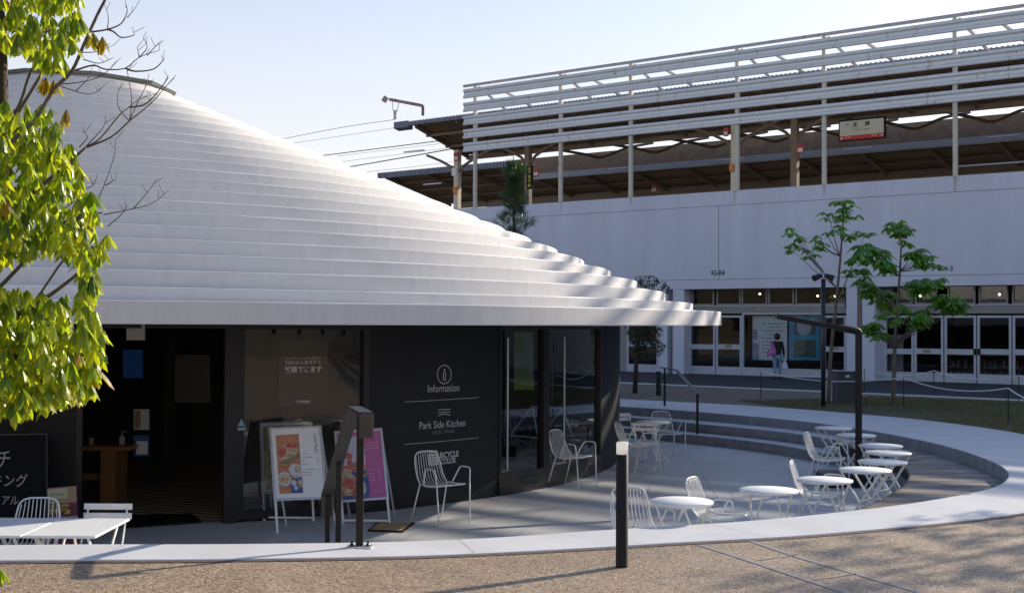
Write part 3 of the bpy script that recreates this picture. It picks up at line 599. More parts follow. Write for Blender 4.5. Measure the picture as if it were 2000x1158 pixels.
# ------------------------------------------------------------------ A-frame signs
def aframe(name, TL, TR, BR, BL, Yt, Yb, legY, label, drawer, foot='bar', extra=None):
    tl, tr, br, bl = AD(*TL, Yt), AD(*TR, Yt), AD(*BR, Yb), AD(*BL, Yb)
    ex = (tr - tl + br - bl).normalized(); W_ = ((tr - tl).length + (br - bl).length) / 2; o0 = (tl + tr + bl + br) / 4
    ey = ((tl + tr) - (bl + br)).normalized(); H_ = (((tl + tr) - (bl + br)) / 2).length; ez = ex.cross(ey).normalized()
    if ez.y > 0: ez = -ez
    root = empty(name, ((bl.x + br.x) / 2, (bl.y + br.y) / 2, 0), label, 'sign', 'A-frame signs outside the cafe')
    P = lambda x, y, d=0: o0 + ex * (x * W_) + ey * (y * H_) + ez * d       # x, y in -.5..+.5
    mb = MB(); t = .03
    for a, b_ in (((-.5, -.5), (.5, -.5)), ((.5, -.5), (.5, .5)), ((.5, .5), (-.5, .5)), ((-.5, .5), (-.5, -.5))):
        mb.bar(P(*a), P(*b_), t, .022, ez)
    for a in ((-.5, -.5), (.5, -.5), (.5, .5), (-.5, .5)): mb.frame(P(*a), ex, ey, ez, t, t, .022)
    mb.build('frame', MAT['alu'], root, bevel=.006)
    mb = MB(); mb.frame(P(0, 0, -.004), ex, ey, ez, W_ - t, H_ - t, .008); pn = mb.build('panel', MAT['paper'], root)
    drawer(P, pn, W_, H_)
    # legs: front continues the panel down to the floor, back frame leans away
    for sx in (-.49, .49):
        f0 = P(sx, -.5); d = -ey; f1 = f0 + d * (f0.z / max(.05, ey.z)) ; f1.z = .0
        mb = MB(); mb.bar(f0, f1, .026, .018, ez); mb.build('leg', MAT['white_metal'], root)
        top = P(sx, .5, -.02); back = Vector((f1.x, f1.y, 0)) + Vector((-ez.x, -ez.y, 0)).normalized() * .5
        mb = MB(); mb.bar(top, back, .022, .016, ez); mb.build('leg', MAT['alu'], root)
    if foot:
        z_ = .04; g0 = P(-.49, -.5); g0 = g0 - ey * ((g0.z - z_) / ey.z); g1 = P(.49, -.5); g1 = g1 - ey * ((g1.z - z_) / ey.z)
        mb = MB(); mb.bar(g0, g1, .022, .018, ez); mb.build('foot_bar', MAT['white_metal'], root)
    mb = MB(); bz = .5; a_ = P(-.45, -.3, -.28); b2 = P(.45, -.3, -.28); mb.bar(a_, b2, .02, .015, ez); mb.build('back_bar', MAT['alu'], root)
    return root
def shape(mbx, P, pts, d=.003): mbx.face([P(x, y, d) for x, y in pts])
def ell(cx, cy, rx, ry, k=20): return [(cx + rx * math.cos(t), cy + ry * math.sin(t)) for t in np.linspace(0, 2 * math.pi, k + 1)[:-1]]
food = {'wood': M('print_wood', (.62, .30, .17), .5, c2=(.42, .18, .10), scale=5, map3=(1, 1, 5)), 'red': M('print_berries', (.45, .05, .06), .5, c2=(.65, .25, .2), scale=45, thr=(.45, .55)),
        'cream': M('print_cream', (.66, .55, .38), .5, c2=(.45, .28, .16), scale=28, thr=(.42, .58)), 'white': M('print_plate', (.62, .63, .68), .5, c2=(.40, .38, .40), scale=12, thr=(.3, .45)), 'blue': M('print_blue_cloth', (.04, .07, .22), .5, c2=(.10, .16, .38), scale=20), 'green': M('print_herb', (.16, .20, .12), .5, c2=(.30, .26, .14), scale=30),
        'pink': flat('print_magenta', (.52, .14, .36)), 'pale': flat('print_pale_blue', (.55, .57, .68)), 'ink': flat('print_ink', (.10, .10, .14)), 'inkw': flat('print_light_ink', (.72, .55, .66))}
def layers(root, items, P):
    d = .002
    for nm, mt, pts in items:
        mb = MB(); shape(mb, P, pts, d); mb.build(nm, food[mt], root); d += .0012
def tt(root, P, W_, H_, body, x, y, wd, ht, mt, rot=False, d=.014, **k):
    if rot: fn_ = lambda a, b_: P(x + b_ / W_, y - a / H_, d)
    else: fn_ = lambda a, b_: P(x + a / W_, y + b_ / H_, d)
    text(body, 'lettering', mt, root, fn_, wd, ht, **k)
def draw_cafe(P, pn, W_, H_):
    items = [('photo_strip', 'wood', [(-.40, .40), (.06, .41), (.06, -.42), (-.40, -.42)]), ('plate', 'cream', ell(-.18, .17, .21, .10)[0:11] + [(-.36, .04), (-.2, .03), (.05, .14)]), ('berries', 'red', ell(-.30, .16, .09, .08)), ('herbs', 'green', [(-.36, .0), (-.05, .1), (.05, .16), (.05, .08), (-.2, -.02)]),
             ('plate', 'red', ell(-.10, .24, .12, .035)), ('plate', 'white', [(.06, -.03), (-.1, -.01), (-.19, -.08), (-.16, -.17), (-.06, -.22), (.06, -.2)]), ('food', 'cream', ell(-.02, -.09, .07, .05)), ('plate', 'white', ell(-.28, -.22, .13, .10)), ('food', 'cream', ell(-.29, -.22, .10, .07)),
             ('cloth', 'blue', [(.06, -.2), (-.1, -.22), (-.17, -.3), (-.15, -.42), (.06, -.42)]), ('plate', 'white', ell(-.10, -.28, .055, .04)), ('plate', 'white', ell(-.07, -.35, .04, .03)), ('food', 'cream', ell(.02, -.29, .04, .06))]
    layers(pn, items, P)
    tt(pn, P, W_, H_, 'CAFE MENU', .385, .26, .235, .035, food['ink'], rot=True, spacing=1.15)
    for x, y, k_ in ((.17, .125, 2), (.22, .07, 4), (.12, .02, 1), (.16, -.03, 2), (.24, -.10, 4), (.17, -.14, 3), (.18, -.18, 3)):
        tt(pn, P, W_, H_, '#%d' % k_, x, y, .035 * k_, .009, food['ink'])
    for y in (.05, .02, -.01, -.11, -.14): tt(pn, P, W_, H_, '#1', .41, y, .03, .010, food['ink'])
def draw_pink(P, pn, W_, H_):
    items = [('magenta_area', 'pink', [(-.48, .48), (.48, .48), (.48, -.48), (-.48, -.48)]), ('sky_area', 'pale', [(-.40, .42), (.10, .42), (.10, -.48), (-.46, -.48)]), ('table', 'wood', [(-.46, .0), (.10, .0), (.12, -.48), (-.46, -.48)]), ('table', 'cream', [(-.44, -.02), (.08, -.02), (.08, -.2), (-.44, -.2)]),
             ('berries', 'red', ell(-.25, .14, .085, .045)), ('berries', 'red', ell(-.24, .04, .05, .06)), ('berries', 'red', ell(-.42, .0, .04, .08)), ('berries', 'red', ell(-.12, .0, .07, .05)), ('plate', 'blue', ell(-.06, -.11, .16, .055)), ('berries', 'red', ell(-.12, -.07, .08, .035)), ('berries', 'red', ell(-.27, -.03, .07, .03)),
             ('plate', 'blue', [(.11, -.15), (.0, -.2), (-.04, -.3), (-.02, -.48), (.1, -.48), (.14, -.3)]), ('plate', 'white', ell(.02, -.33, .04, .09)), ('plate', 'blue', [(-.46, -.44), (-.1, -.4), (-.1, -.48), (-.46, -.48)]), ('plate', 'cream', ell(-.3, -.32, .16, .11)), ('berries', 'red', ell(-.3, -.26, .15, .08)), ('berries', 'red', ell(-.18, -.38, .05, .09))]
    layers(pn, items, P)
    tt(pn, P, W_, H_, '#1', .055, .37, .05, .018, food['ink'], d=.026)
    for y in (-.09, -.14, -.19, -.24): tt(pn, P, W_, H_, '#2', .22, y, .075, .011, food['inkw'], d=.026); tt(pn, P, W_, H_, '#1', .40, y - .01, .035, .010, food['inkw'], d=.026)
    for y in (.30, .26, .22): tt(pn, P, W_, H_, '#5', .28, y, .15, .013, food['inkw'], d=.026)
    tt(pn, P, W_, H_, '#2', .3, -.40, .08, .014, food['inkw'], d=.026)
def draw_green(P, pn, W_, H_):
    layers(pn, [('print', 'cream', [(-.46, .46), (.46, .46), (.46, -.46), (-.46, -.46)]), ('print', 'green', [(-.46, .44), (-.38, .44), (-.38, .1), (-.46, .1)]), ('print', 'red', ell(-.1, .44, .1, .02)), ('print', 'blue', ell(.2, .44, .14, .02))], P)
aframe('sidewalk_sign', (510, 826), (603, 823), (612, 958), (512, 962), 15.35, 15.05, 15, 'white A-frame sign with a food picture, half hidden behind the menu board', draw_green)
aframe('sidewalk_sign', (526.5, 835.5), (626.5, 834), (636, 970.5), (538, 977), 14.55, 14.22, 14, 'white A-frame menu sign reading CAFE MENU beside a food photo strip', draw_cafe, foot=None)
aframe('sidewalk_sign', (654, 842), (745, 839.5), (756.5, 970), (667, 981), 15.10, 14.83, 15, 'white A-frame sign with a magenta menu and strawberry picture', draw_pink)
# tan mat on the floor
mt = [G(717.7, 1036, .01), G(787, 1038, .01), G(810, 1020.5, .01), G(737, 1019, .01)]
fmt = empty('floor_mat', (mt[0] + mt[2]) / 2 * 1, 'tan mat with a black edge lying on the floor by the pink sign', 'mat'); fmt.location.z = 0
mb = MB(); mb.prism([(p.x, p.y) for p in mt], .002, .016); mb.build('mat_edge', MAT['black'], fmt)
cm = sum(mt, Vector()) / 4; mb = MB(); mb.prism([((p - cm) * .86 + cm)[:2] for p in mt], .016, .022); mb.build('mat_centre', M('tan_mat', (.36, .25, .12), .9, var=.2, scale=20), fmt)
# ------------------------------------------------------------------ furniture prototypes
WM = MAT['white_metal']
def make_armchair(loc, rz, label, group):
    r = empty('wire_armchair', loc, label, 'chair', group, rz)
    sm = lambda pts, k=4: [Vector(p) for p in cat3(pts, k)]
    xs = [-.185 + .37 * i / 9 for i in range(10)]
    mb = MB()
    for x in xs: mb.tube(cat3([(x, .22, .455), (x, .10, .435), (x, -.06, .425), (x * .98, -.17, .45)]), .0042, 5)
    mb.tube(cat3([(-.205, -.15, .45), (-.215, .0, .445), (-.215, .16, .455), (-.18, .225, .46), (0, .235, .46), (.18, .225, .46), (.215, .16, .455), (.215, 0, .445), (.205, -.15, .45)]), .0085, 6)
    mb.build('seat', WM, r, True, False)
    mb = MB()
    for x in xs:
        t = abs(x) / .185; zt_ = .815 - .05 * max(0, t - .55) / .45; mb.tube(cat3([(x * .98, -.17, .45), (x * .97, -.225, .52), (x * .90, -.27, .66), (x * .84, -.31, zt_)]), .0042, 5)
    mb.tube(cat3([(-.205, -.15, .45), (-.20, -.22, .53), (-.19, -.275, .68), (-.165, -.305, .78), (-.10, -.315, .818), (0, -.318, .822), (.10, -.315, .818), (.165, -.305, .78), (.19, -.275, .68), (.20, -.22, .53), (.205, -.15, .45)]), .0085, 6)
    mb.build('backrest', WM, r, True, False)
    for sx in (-1, 1):
        mb = MB(); mb.tube(cat3([(sx * .215, -.06, .45), (sx * .235, -.03, .52), (sx * .262, .03, .635), (sx * .268, .08, .655), (sx * .268, .19, .655), (sx * .268, .225, .64), (sx * .262, .235, .60), (sx * .25, .245, .47)], 3), .0095, 6); mb.build('armrest', WM, r, True, False)
        mb = MB(); mb.tube([(sx * .25, .245, .47), (sx * .235, .275, 0)], [.0095, .0085], 6); mb.build('leg', WM, r, True, False)
        mb = MB(); mb.tube([(sx * .205, -.15, .452), (sx * .235, -.29, 0)], [.0095, .0085], 6); mb.build('leg', WM, r, True, False)
    return r
def cat3(pts, k=3):
    P = [Vector(p) for p in pts]; P = [2 * P[0] - P[1]] + P + [2 * P[-1] - P[-2]]; out = []
    for i in range(1, len(P) - 2):
        p0, p1, p2, p3 = P[i - 1:i + 3]
        for j in range(k):
            t = j / k; out.append(.5 * ((2 * p1) + (-p0 + p2) * t + (2 * p0 - 5 * p1 + 4 * p2 - p3) * t * t + (-p0 + 3 * p1 - 3 * p2 + p3) * t ** 3))
    return out + [P[-2]]
def make_folding(loc, rz, label, group, scale=None):
    r = empty('folding_chair', loc, label, 'chair', group, rz)
    mb = MB(); mb.prism([(.18 * math.cos(t) * (1 if abs(math.cos(t)) < .8 else 1.05), .18 * math.sin(t)) for t in np.linspace(0, 2 * math.pi, 25)[:-1]], .445, .458); mb.build('seat', WM, r, False, False)
    for z_, y_ in ((.78, -.235), (.70, -.222)):
        mb = MB(); mb.bar((-.21, y_, z_), (.21, y_, z_), .014, .052); mb.build('back_slat', WM, r, False, False)
    for sx in (-1, 1):
        mb = MB(); mb.bar((sx * .17, -.245, .80), (sx * .19, .20, .0), .022, .010, (1, 0, 0)); mb.build('leg', WM, r, False, False)
        mb = MB(); mb.bar((sx * .155, .14, .45), (sx * .165, -.22, .0), .022, .010, (1, 0, 0)); mb.build('leg', WM, r, False, False)
    mb = MB(); mb.tube([(-.185, .15, .09), (.185, .15, .09)], .006, 6); mb.build('stretcher', WM, r, False, False); mb = MB(); mb.tube([(-.165, -.16, .08), (.165, -.16, .08)], .006, 6); mb.build('stretcher', WM, r, False, False)
    if scale: r.scale = scale
    return r
def make_table(loc, rz, label, group):
    r = empty('bistro_table', loc, label, 'table', group, rz)
    mb = MB(); mb.lathe((0, 0, 0), [(.27, .700), (.295, .697), (.300, .703), (.300, .717), (.296, .722), (.0, .723)], 48, False); mb.lathe((0, 0, 0), [(.0, .701), (.27, .700)], 48, False); mb.build('table_top', WM, r, 'fix', False)
    for sx in (-1, 1):
        for sy in (-1, 1):
            mb = MB(); mb.bar((sx * .15, sy * .235, .70), (sx * .17, -sy * .225, 0), .024, .010, (1, 0, 0)); mb.build('leg', WM, r, False, False)
    for a_, b_, c_ in ((.17, -.17, .08), (.17, .17, .08), (.15, -.235, .695), (.15, .235, .695), (.17, 0, .36)):
        mb = MB(); mb.tube([(-a_, b_, c_), (a_, b_, c_)], .006, 6); mb.build('stretcher', WM, r, False, False)
    return r
GA, GT, GF = 'white wire armchairs around the sunken court', 'white round bistro tables in the sunken court', 'white folding chairs at the tables'
arm = make_armchair((-.85, 14.98, 0), face_rz(.65, -.76), 'white wire armchair by the cafe wall under the white bicycle emblem', GA)
AC = [((.90, 18.14), (.8, -.6), 'white wire armchair standing alone in front of the glazed cafe doors'),
      ((2.02, 20.0), (.97, .25), 'white wire armchair seen side on, tucked against the end of the black cafe wall'),
      ((2.78, 22.0), (.25, -.97), 'white wire armchair behind the far round table near the steps'),
      ((1.22, 11.72), (.25, -.97), 'white wire armchair directly behind the black bollard light in front'),
      ((2.14, 12.62), (.85, -.5), 'white wire armchair between the two round tables nearest the front rim'),
      ((3.56, 14.25), (.93, -.35), 'white wire armchair behind the third round table from the front'),
      ((4.62, 18.0), (.88, -.45), 'white wire armchair at the two farthest round tables beside the deck')]
for (x, y), (fx, fy), lb in AC: dup(arm, (x, y, 0), face_rz(fx, fy), lb)
dup(arm, (AD(58, 1000, 10.8).x, 10.75, 0), face_rz(.05, -1), 'white wire armchair behind the rectangular white tables, before the chalkboard')
fo = make_folding((2.22, 20.1, 0), face_rz(.3, .95), 'white folding chair with its back to us at the far round table', GF)
dup(fo, (2.02, 21.75, 0), face_rz(.35, -.9), 'white folding chair behind the far round table, against the cafe wall end')
dup(fo, (AD(200, 1000, 10.7).x, 10.62, 0), face_rz(0, -1), 'white folding chair with two back slats at the end of the rectangular tables')
TL = [(1332, 977.5, .5, 'white round table nearest the front rim, right of the black bollard light'), (1502, 956, .15, 'second white round table from the front, its legs crossing above the rim'),
      (1611, 936, .35, 'third white round table from the front, with an armchair behind its left edge'), (1690, 916.5, .9, 'white round table in front of the crowded crossed legs left of the deck corner'),
      (1723.6, 900.5, .8, 'white round table just above the crossed legs at the rounded deck corner'), (1735, 883, .7, 'white round table farthest right, overlapping the wooden deck'),
      (1720, 869.5, .6, 'white round table just right of the brown post, close behind the row of tables'), (1672, 849, .8, 'white round table half hidden behind the brown post'), (1628, 835, 1.0, 'farthest white round table of the row beside the deck'),
      (1275, 823, 1.0, 'white round table with four chairs beside the cafe wall end')]
tab = None
for u, v, rz, lb in TL:
    p = G(u, v, .72)
    if tab is None: tab = make_table((p.x, p.y, 0), rz, lb, GT)
    else: dup(tab, (p.x, p.y, 0), rz, lb)
# rectangular tables at the left
def rect_table(x0, x1, y0, y1, z, label):
    r = empty('rectangular_table', ((x0 + x1) / 2, (y0 + y1) / 2, 0), label, 'table', 'white rectangular tables pushed together')
    mb = MB(); mb.lohi((x0, y0, z - .022), (x1, y1, z)); mb.build('table_top', WM, r, bevel=.008)
    for sx, x in ((-1, x0 + .08), (1, x1 - .08)):
        for a, b_ in ((y0 + .06, y1 - .18), (y1 - .06, y0 + .18)):
            mb = MB(); mb.bar((x, a, z - .02), (x - sx * .02, b_, 0), .026, .012, (1, 0, 0)); mb.build('leg', WM, r)
    for a in (y0 + .06, y1 - .06):
        mb = MB(); mb.bar((x0 + .1, a, z - .025), (x1 - .25, a + (.25 if a < (y0 + y1) / 2 else -.25), 0), .02, .012); mb.build('brace', WM, r)
xr = AD(188, 1045, 9.72).x
rect_table(xr - .58, xr, 9.70, 10.58, .722, 'white rectangular table at the left, the right one of the pair')
rect_table(xr - 1.18, xr - .588, 9.70, 10.58, .722, 'white rectangular table cut off by the left edge of the picture')
# ------------------------------------------------------------------ handrails
DM = MAT['dark_metal']
hr = empty('handrail', GR(702, 1070, ZR), 'dark bronze flat handrail leading down from the front rim into the court', 'handrail', 'handrails at the court steps')
nb = GR(702, 1068, ZR); ZN = nb.z; top0 = AD(703, 806, nb.y)
far = Vector((AD(633, 968, 11.5).x, 11.5, AD(633, 968, 11.5).z)); crest = AD(692, 794.5, nb.y + .62)
mb = MB(); mb.bar((nb.x, nb.y, ZN), (nb.x, nb.y, top0.z - .01), .058, .02, (0, 1, 0)); mb.build('post', DM, hr)
mids = []
for t, z_, s_ in ((.60, 0.0, .05), (.985, 0.0, .045)):
    p = crest.lerp(far, t); mb = MB(); mb.bar((p.x + .03, p.y, z_), (p.x + .03, p.y, p.z - .01), s_, .018, (0, 1, 0)); mb.build('post', DM, hr)
mb = MB(); wv2 = Vector((.115, .0, 0)); t_ = .02
def plate(pts, wx, th, mbx):
    pts = [Vector(p) for p in pts]; m_ = len(pts); vs = []
    for i, p in enumerate(pts):
        d = (pts[min(i + 1, m_ - 1)] - pts[max(i - 1, 0)]).normalized(); nn_ = wx.normalized().cross(d).normalized() * th / 2
        vs += [p - wx / 2 - nn_, p + wx / 2 - nn_, p + wx / 2 + nn_, p - wx / 2 + nn_]
    mbx.quads(vs, [(i * 4 + k, i * 4 + (k + 1) % 4, i * 4 + 4 + (k + 1) % 4, i * 4 + 4 + k) for i in range(m_ - 1) for k in range(4)] + [(3, 2, 1, 0), tuple(4 * m_ - 4 + k for k in range(4))])
n0 = Vector((nb.x + .03, nb.y - .02, top0.z))
plate([n0 + Vector((.02, 0, -.20)), n0 + Vector((.02, 0, -.006)), n0 + Vector((.015, .006, 0)), crest + Vector((.004, -.02, .0)), crest + Vector((-.006, .015, -.012)), far + Vector((.03, 0, .01)), far + Vector((.03, .01, 0)), far + Vector((.03, .01, -.19))], wv2, .016, mb)
mb.build('rail', MAT['rail_metal'], hr)
mb = MB(); mb.lohi((nb.x - .09, nb.y - .06, ZN - .01), (nb.x + .10, nb.y + .06, ZN + .012)); mb.build('base_plate', MAT['alu'], hr)
for dx in (-.06, .07): mb = MB(); mb.lathe((nb.x + dx, nb.y - .01, ZN + .012), [(.016, 0), (.016, .012), (.010, .02), (.008, .04)], 8); mb.build('bolt', MAT['black_metal'], hr)
hr2 = empty('handrail', G(1298, 792, ZR), 'dark handrail at the far steps with a level top and a sloping flat rail', 'handrail', 'handrails at the court steps')
b1 = G(1298, 792, ZR); b2 = G(1362, 847, .181)
t1 = Vector((b1.x, b1.y, AD(1298, 720, b1.y).z)); t2 = Vector((b2.x, b2.y, AD(1362, 768, b2.y).z))
mb = MB(); mb.bar(b1, t1, .05, .02, (0, 1, 0)); mb.build('post', DM, hr2); mb = MB(); mb.bar(b2, t2, .05, .02, (0, 1, 0)); mb.build('post', DM, hr2)
mb = MB(); kk_ = AD(1320, 722, b1.y - .2); plate([AD(1289, 717, b1.y + .1), kk_, t2 + (t2 - kk_).normalized() * .08], Vector((.09, .03, 0)), .016, mb); mb.build('rail', MAT['rail_metal'], hr2)
# ------------------------------------------------------------------ bollards, poles, post
def bollard(loc, h, r_, label):
    b_ = empty('bollard_light', loc, label, 'bollard', 'bollard lights with white tops'); loc = Vector(loc)
    mb = MB(); mb.lathe(loc, [(r_ * 1.02, 0), (r_ * 1.02, .012), (r_, .014), (r_, h - .098), (r_ * .9, h - .094)], 32); mb.build('post', MAT['dark_metal'], b_, 'fix')
    mb = MB(); mb.lathe(loc, [(r_ * .96, h - .094), (r_ * .97, h - .01), (r_ * .9, h), (.001, h)], 32); mb.build('diffuser', MAT['diffuser'], b_, 'fix'); 
    for o_ in b_.children: 
        for p in o_.data.polygons: p.use_smooth = abs(p.normal.z) < .5
    return b_
pb_ = GR(1214.5, 1106, ZP); bollard(pb_, .965, .0475, 'black round bollard light with a white top in the front gravel')
pf = G(1286, 773, ZP); bollard(pf, .73, .07, 'distant black bollard light with a white top beside the far handrail')
sp = G(1608, 795, ZP); sp_t = AD(1608, 545, sp.y).z
spl = empty('spotlight_pole', sp, 'tall dark pole with two small spotlights on top on the lawn', 'light pole')
mb = MB(); mb.lathe(sp, [(.05, 0), (.05, sp_t - sp.z)], 16); mb.build('pole', flat('navy_steel', (.018, .02, .03), .4), spl, 'fix')
for dx, dz in ((-.13, -.01), (.13, -.02)):
    mb = MB(); c = Vector((sp.x + dx, sp.y, sp_t + .05)); dd = Vector((math.copysign(.85, dx), -.3, -.35)).normalized(); mb.tube([c - dd * .10, c + dd * .11], [.05, .075], 14); mb.build('spotlight', MAT['black_metal'], spl)
mb = MB(); mb.tube([(sp.x + .07 * math.cos(t), sp.y, sp_t + .07 + .07 * math.sin(t)) for t in np.linspace(0, 6.28, 17)], .014, 6, False); mb.build('bracket', MAT['alu'], spl)
cpb = G(1677, 950, 0); cpost = empty('cantilever_post', cpb, 'brown steel post with a long bent arm rising from a dark base box', 'post')
Yp = cpb.y
mb = MB(); z_e = AD(1677, 655, Yp).z; mb.bar((cpb.x, Yp, .2), (cpb.x, Yp, z_e), .085, .085, (0, 1, 0)); mb.build('post', DM, cpost, bevel=.01)
mb = MB(); e0 = Vector((cpb.x, Yp, z_e - .02)); pts = cat3([e0, AD(1676, 648, Yp), AD(1662, 644, Yp - .02), AD(1640, 640, Yp - .05)], 4); mb.tube(pts, [.055] * len(pts), 8)
mb.build('elbow', DM, cpost)
mb = MB(); mb.bar(AD(1655, 643.5, Yp - .03), AD(1516, 617.5, Yp - .3), .09, .07); mb.build('arm', DM, cpost, bevel=.008)
mb = MB(); mb.lohi((cpb.x - .55, Yp - .15, .0), (cpb.x + .18, Yp + .5, .19)); mb.build('base_box', MAT['black_metal'], cpost, bevel=.01)
# litter bin
bp_ = G(1656, 787, ZP); bn = empty('litter_bin', bp_, 'dark blue grey litter bin box behind the brown post', 'bin')
mb = MB(); mb.box((bp_.x, bp_.y + .25, ZP + .36), (.57, .45, .72), .1); mb.build('body', flat('slate_metal', (.045, .055, .075), .4), bn, bevel=.01)
mb = MB(); mb.box((bp_.x, bp_.y + .25, ZP + .735), (.60, .48, .03), .1); mb.build('lid', flat('slate_lid', (.03, .035, .05), .4), bn)
mb = MB(); mb.box((bp_.x, bp_.y + .018, ZP + .64), (.10, .004, .05), .1); mb.build('label_plate', MAT['white_paint'], bn)
mb = MB(); c_ = G(1623, 786, ZP); mb.box((c_.x, c_.y + .3, ZP + .26), (.2, .3, .5)); tag(mb.build('utility_box', MAT['white_paint'], bevel=.01), 'small white utility box behind the trunk left of the litter bin', 'box')
# rope fence
stA = [(1486, 726, 31), (1765, 737, 28.3), (1969, 758, 23.8), (2120, 790, 19.5)]; stB = [(1486, 726, 31), (1688, 720, 33.4), (1824, 724, 32.2), (1990, 733, 29.8), (2150, 745, 27)]
st_done = []
for L_, nm in ((stA, 'near'), (stB, 'far')):
    tops = []
    for i, (u, v, Y) in enumerate(L_):
        p = AD(u, v, Y); tops.append(p)
        if (u, v) in st_done: continue
        st_done.append((u, v))
        if u < 2010:
            mb = MB(); mb.tube([(p.x, p.y, ZP), (p.x, p.y, p.z + .02)], .011, 6)
            tag(mb.build('fence_stake', MAT['dark_metal']), {1486: 'thin dark stake where both white ropes start at the left', 1765: 'thin dark stake of the near rope by the right young tree', 1969: 'thin dark stake of the near rope close to the right edge', 1688: 'thin dark stake of the far rope by the white column', 1824: 'thin dark stake of the far rope in front of the glazed doors', 1990: 'thin dark stake of the far rope at the right edge'}[u], 'stake', 'stakes of the rope fence')
    mb = MB(); pts = []
    for a, b_ in zip(tops, tops[1:]):
        for j in range(9): t = j / 9; p = a.lerp(b_, t); p.z -= .16 * 4 * t * (1 - t); pts.append(p)
    pts.append(tops[-1]); mb.tube(pts, .014, 6); tag(mb.build('barrier_rope', MAT['rope']), f'{"thick white rope sagging along the near stakes" if nm == "near" else "white rope sagging along the far stakes in front of the doors"}', 'rope', 'white ropes of the lawn fence')
# ------------------------------------------------------------------ station building
stn = empty('station_building', W(5, 0, 0), 'long pale station building with a tall blank wall over glazed doors', 'building')
stn.location.z = 0
def sbox(mb, s0, s1, n0, n1, z0, z1):
    a, b_, c, d = W(s0, n0, 0), W(s1, n0, 0), W(s1, n1, 0), W(s0, n1, 0); mb.prism([(p.x, p.y) for p in (a, b_, c, d)], z0, z1)
NF = -.5
zt = FS(2000, 335, NF)[1]; zband = FS(2000, 367, NF)[1]; zseam = FS(2000, 535.4, NF)[1]; zfb = FS(2000, 556, NF)[1]
SL, SR = 48, -60
mb = MB(); sbox(mb, SL, SR, NF, NF + .3, zseam + .02, zband - .012); mb.build('upper_wall', MAT['wall'], stn)
mb = MB(); sbox(mb, SL, SR, NF - .02, NF + .32, zband, zt); mb.build('parapet', MAT['wall'], stn)
mb = MB(); sbox(mb, SL, SR, NF + .01, NF + .3, zband - .012, zband); sbox(mb, SL, SR, NF + .01, NF + .3, zseam, zseam + .02)
for u in (1404,): s_ = FS(u, 500, NF)[0]; sbox(mb, s_, s_ + .02, NF - .004, NF + .02, zseam, zt - .4)
mb.build('wall_joint', flat('dark_joint', (.12, .12, .13)), stn)
mb = MB(); sbox(mb, SL, SR, NF - .03, NF + .5, zfb, zseam); mb.build('fascia', MAT['wall'], stn)
mb = MB()
for u0, v0, v1 in ((1526, 538, 556),): s_, _ = FS(u0, 540, NF - .03); sbox(mb, s_, s_ - .06, NF - .036, NF - .03, zfb, zseam)
mb.build('pale_patch', MAT['white_paint'], stn)
strk = M('rust_streak', (.50, .47, .42), .8, var=.15, scale=8, map3=(2, 2, .3))
for u_, h_, w_ in ((1435, .5, .05), (1866, .62, .07), (1232, .3, .05), (1610, .4, .05), (1097, .9, .03)):
    s_ = FS(u_, 400, NF)[0]; mb = MB(); a_ = W(s_ + w_, NF - .024, zt - .01); b_ = W(s_ - w_, NF - .024, zt - .01); c_ = W(s_ - w_ * .3, NF - .024, max(zband + .01, zt - h_)); d_ = W(s_ + w_ * .4, NF - .024, max(zband + .01, zt - h_)); mb.face([a_, b_, c_, d_]); mb.build('stain', strk, stn)
mb = MB(); sbox(mb, SL, SR, 0.2, 30, zfb + .1, zfb + .4); sbox(mb, SL, SR, 0.0, 30, 6.0, 6.35); mb.build('slab', MAT['dark_in'], stn)
mb = MB(); sbox(mb, SL, SR, 30, 30.2, 0, 6.6); sbox(mb, SL, SR, 6, 6.2, ZP, zfb); sbox(mb, SL, SL - .2, 0, 30, 0, 6.5); mb.build('back_wall', MAT['dark_in'], stn)
def stext(body, u0, u1, v0, v1, **k):
    (s0, z0), (s1, z1) = FS(u0, v0, NF), FS(u1, v1, NF); sm_, zm = (s0 + s1) / 2, (z0 + z1) / 2
    text(body, 'wall_number', MAT['black'], stn, lambda x, y: W(sm_ - x, NF - .01, zm + y), abs(s0 - s1), abs(z0 - z1), **k)
stext('R5-R4', 1390, 1415, 528, 538, bold=.01); stext('R4-3', 1836, 1861, 520, 529, bold=.01)
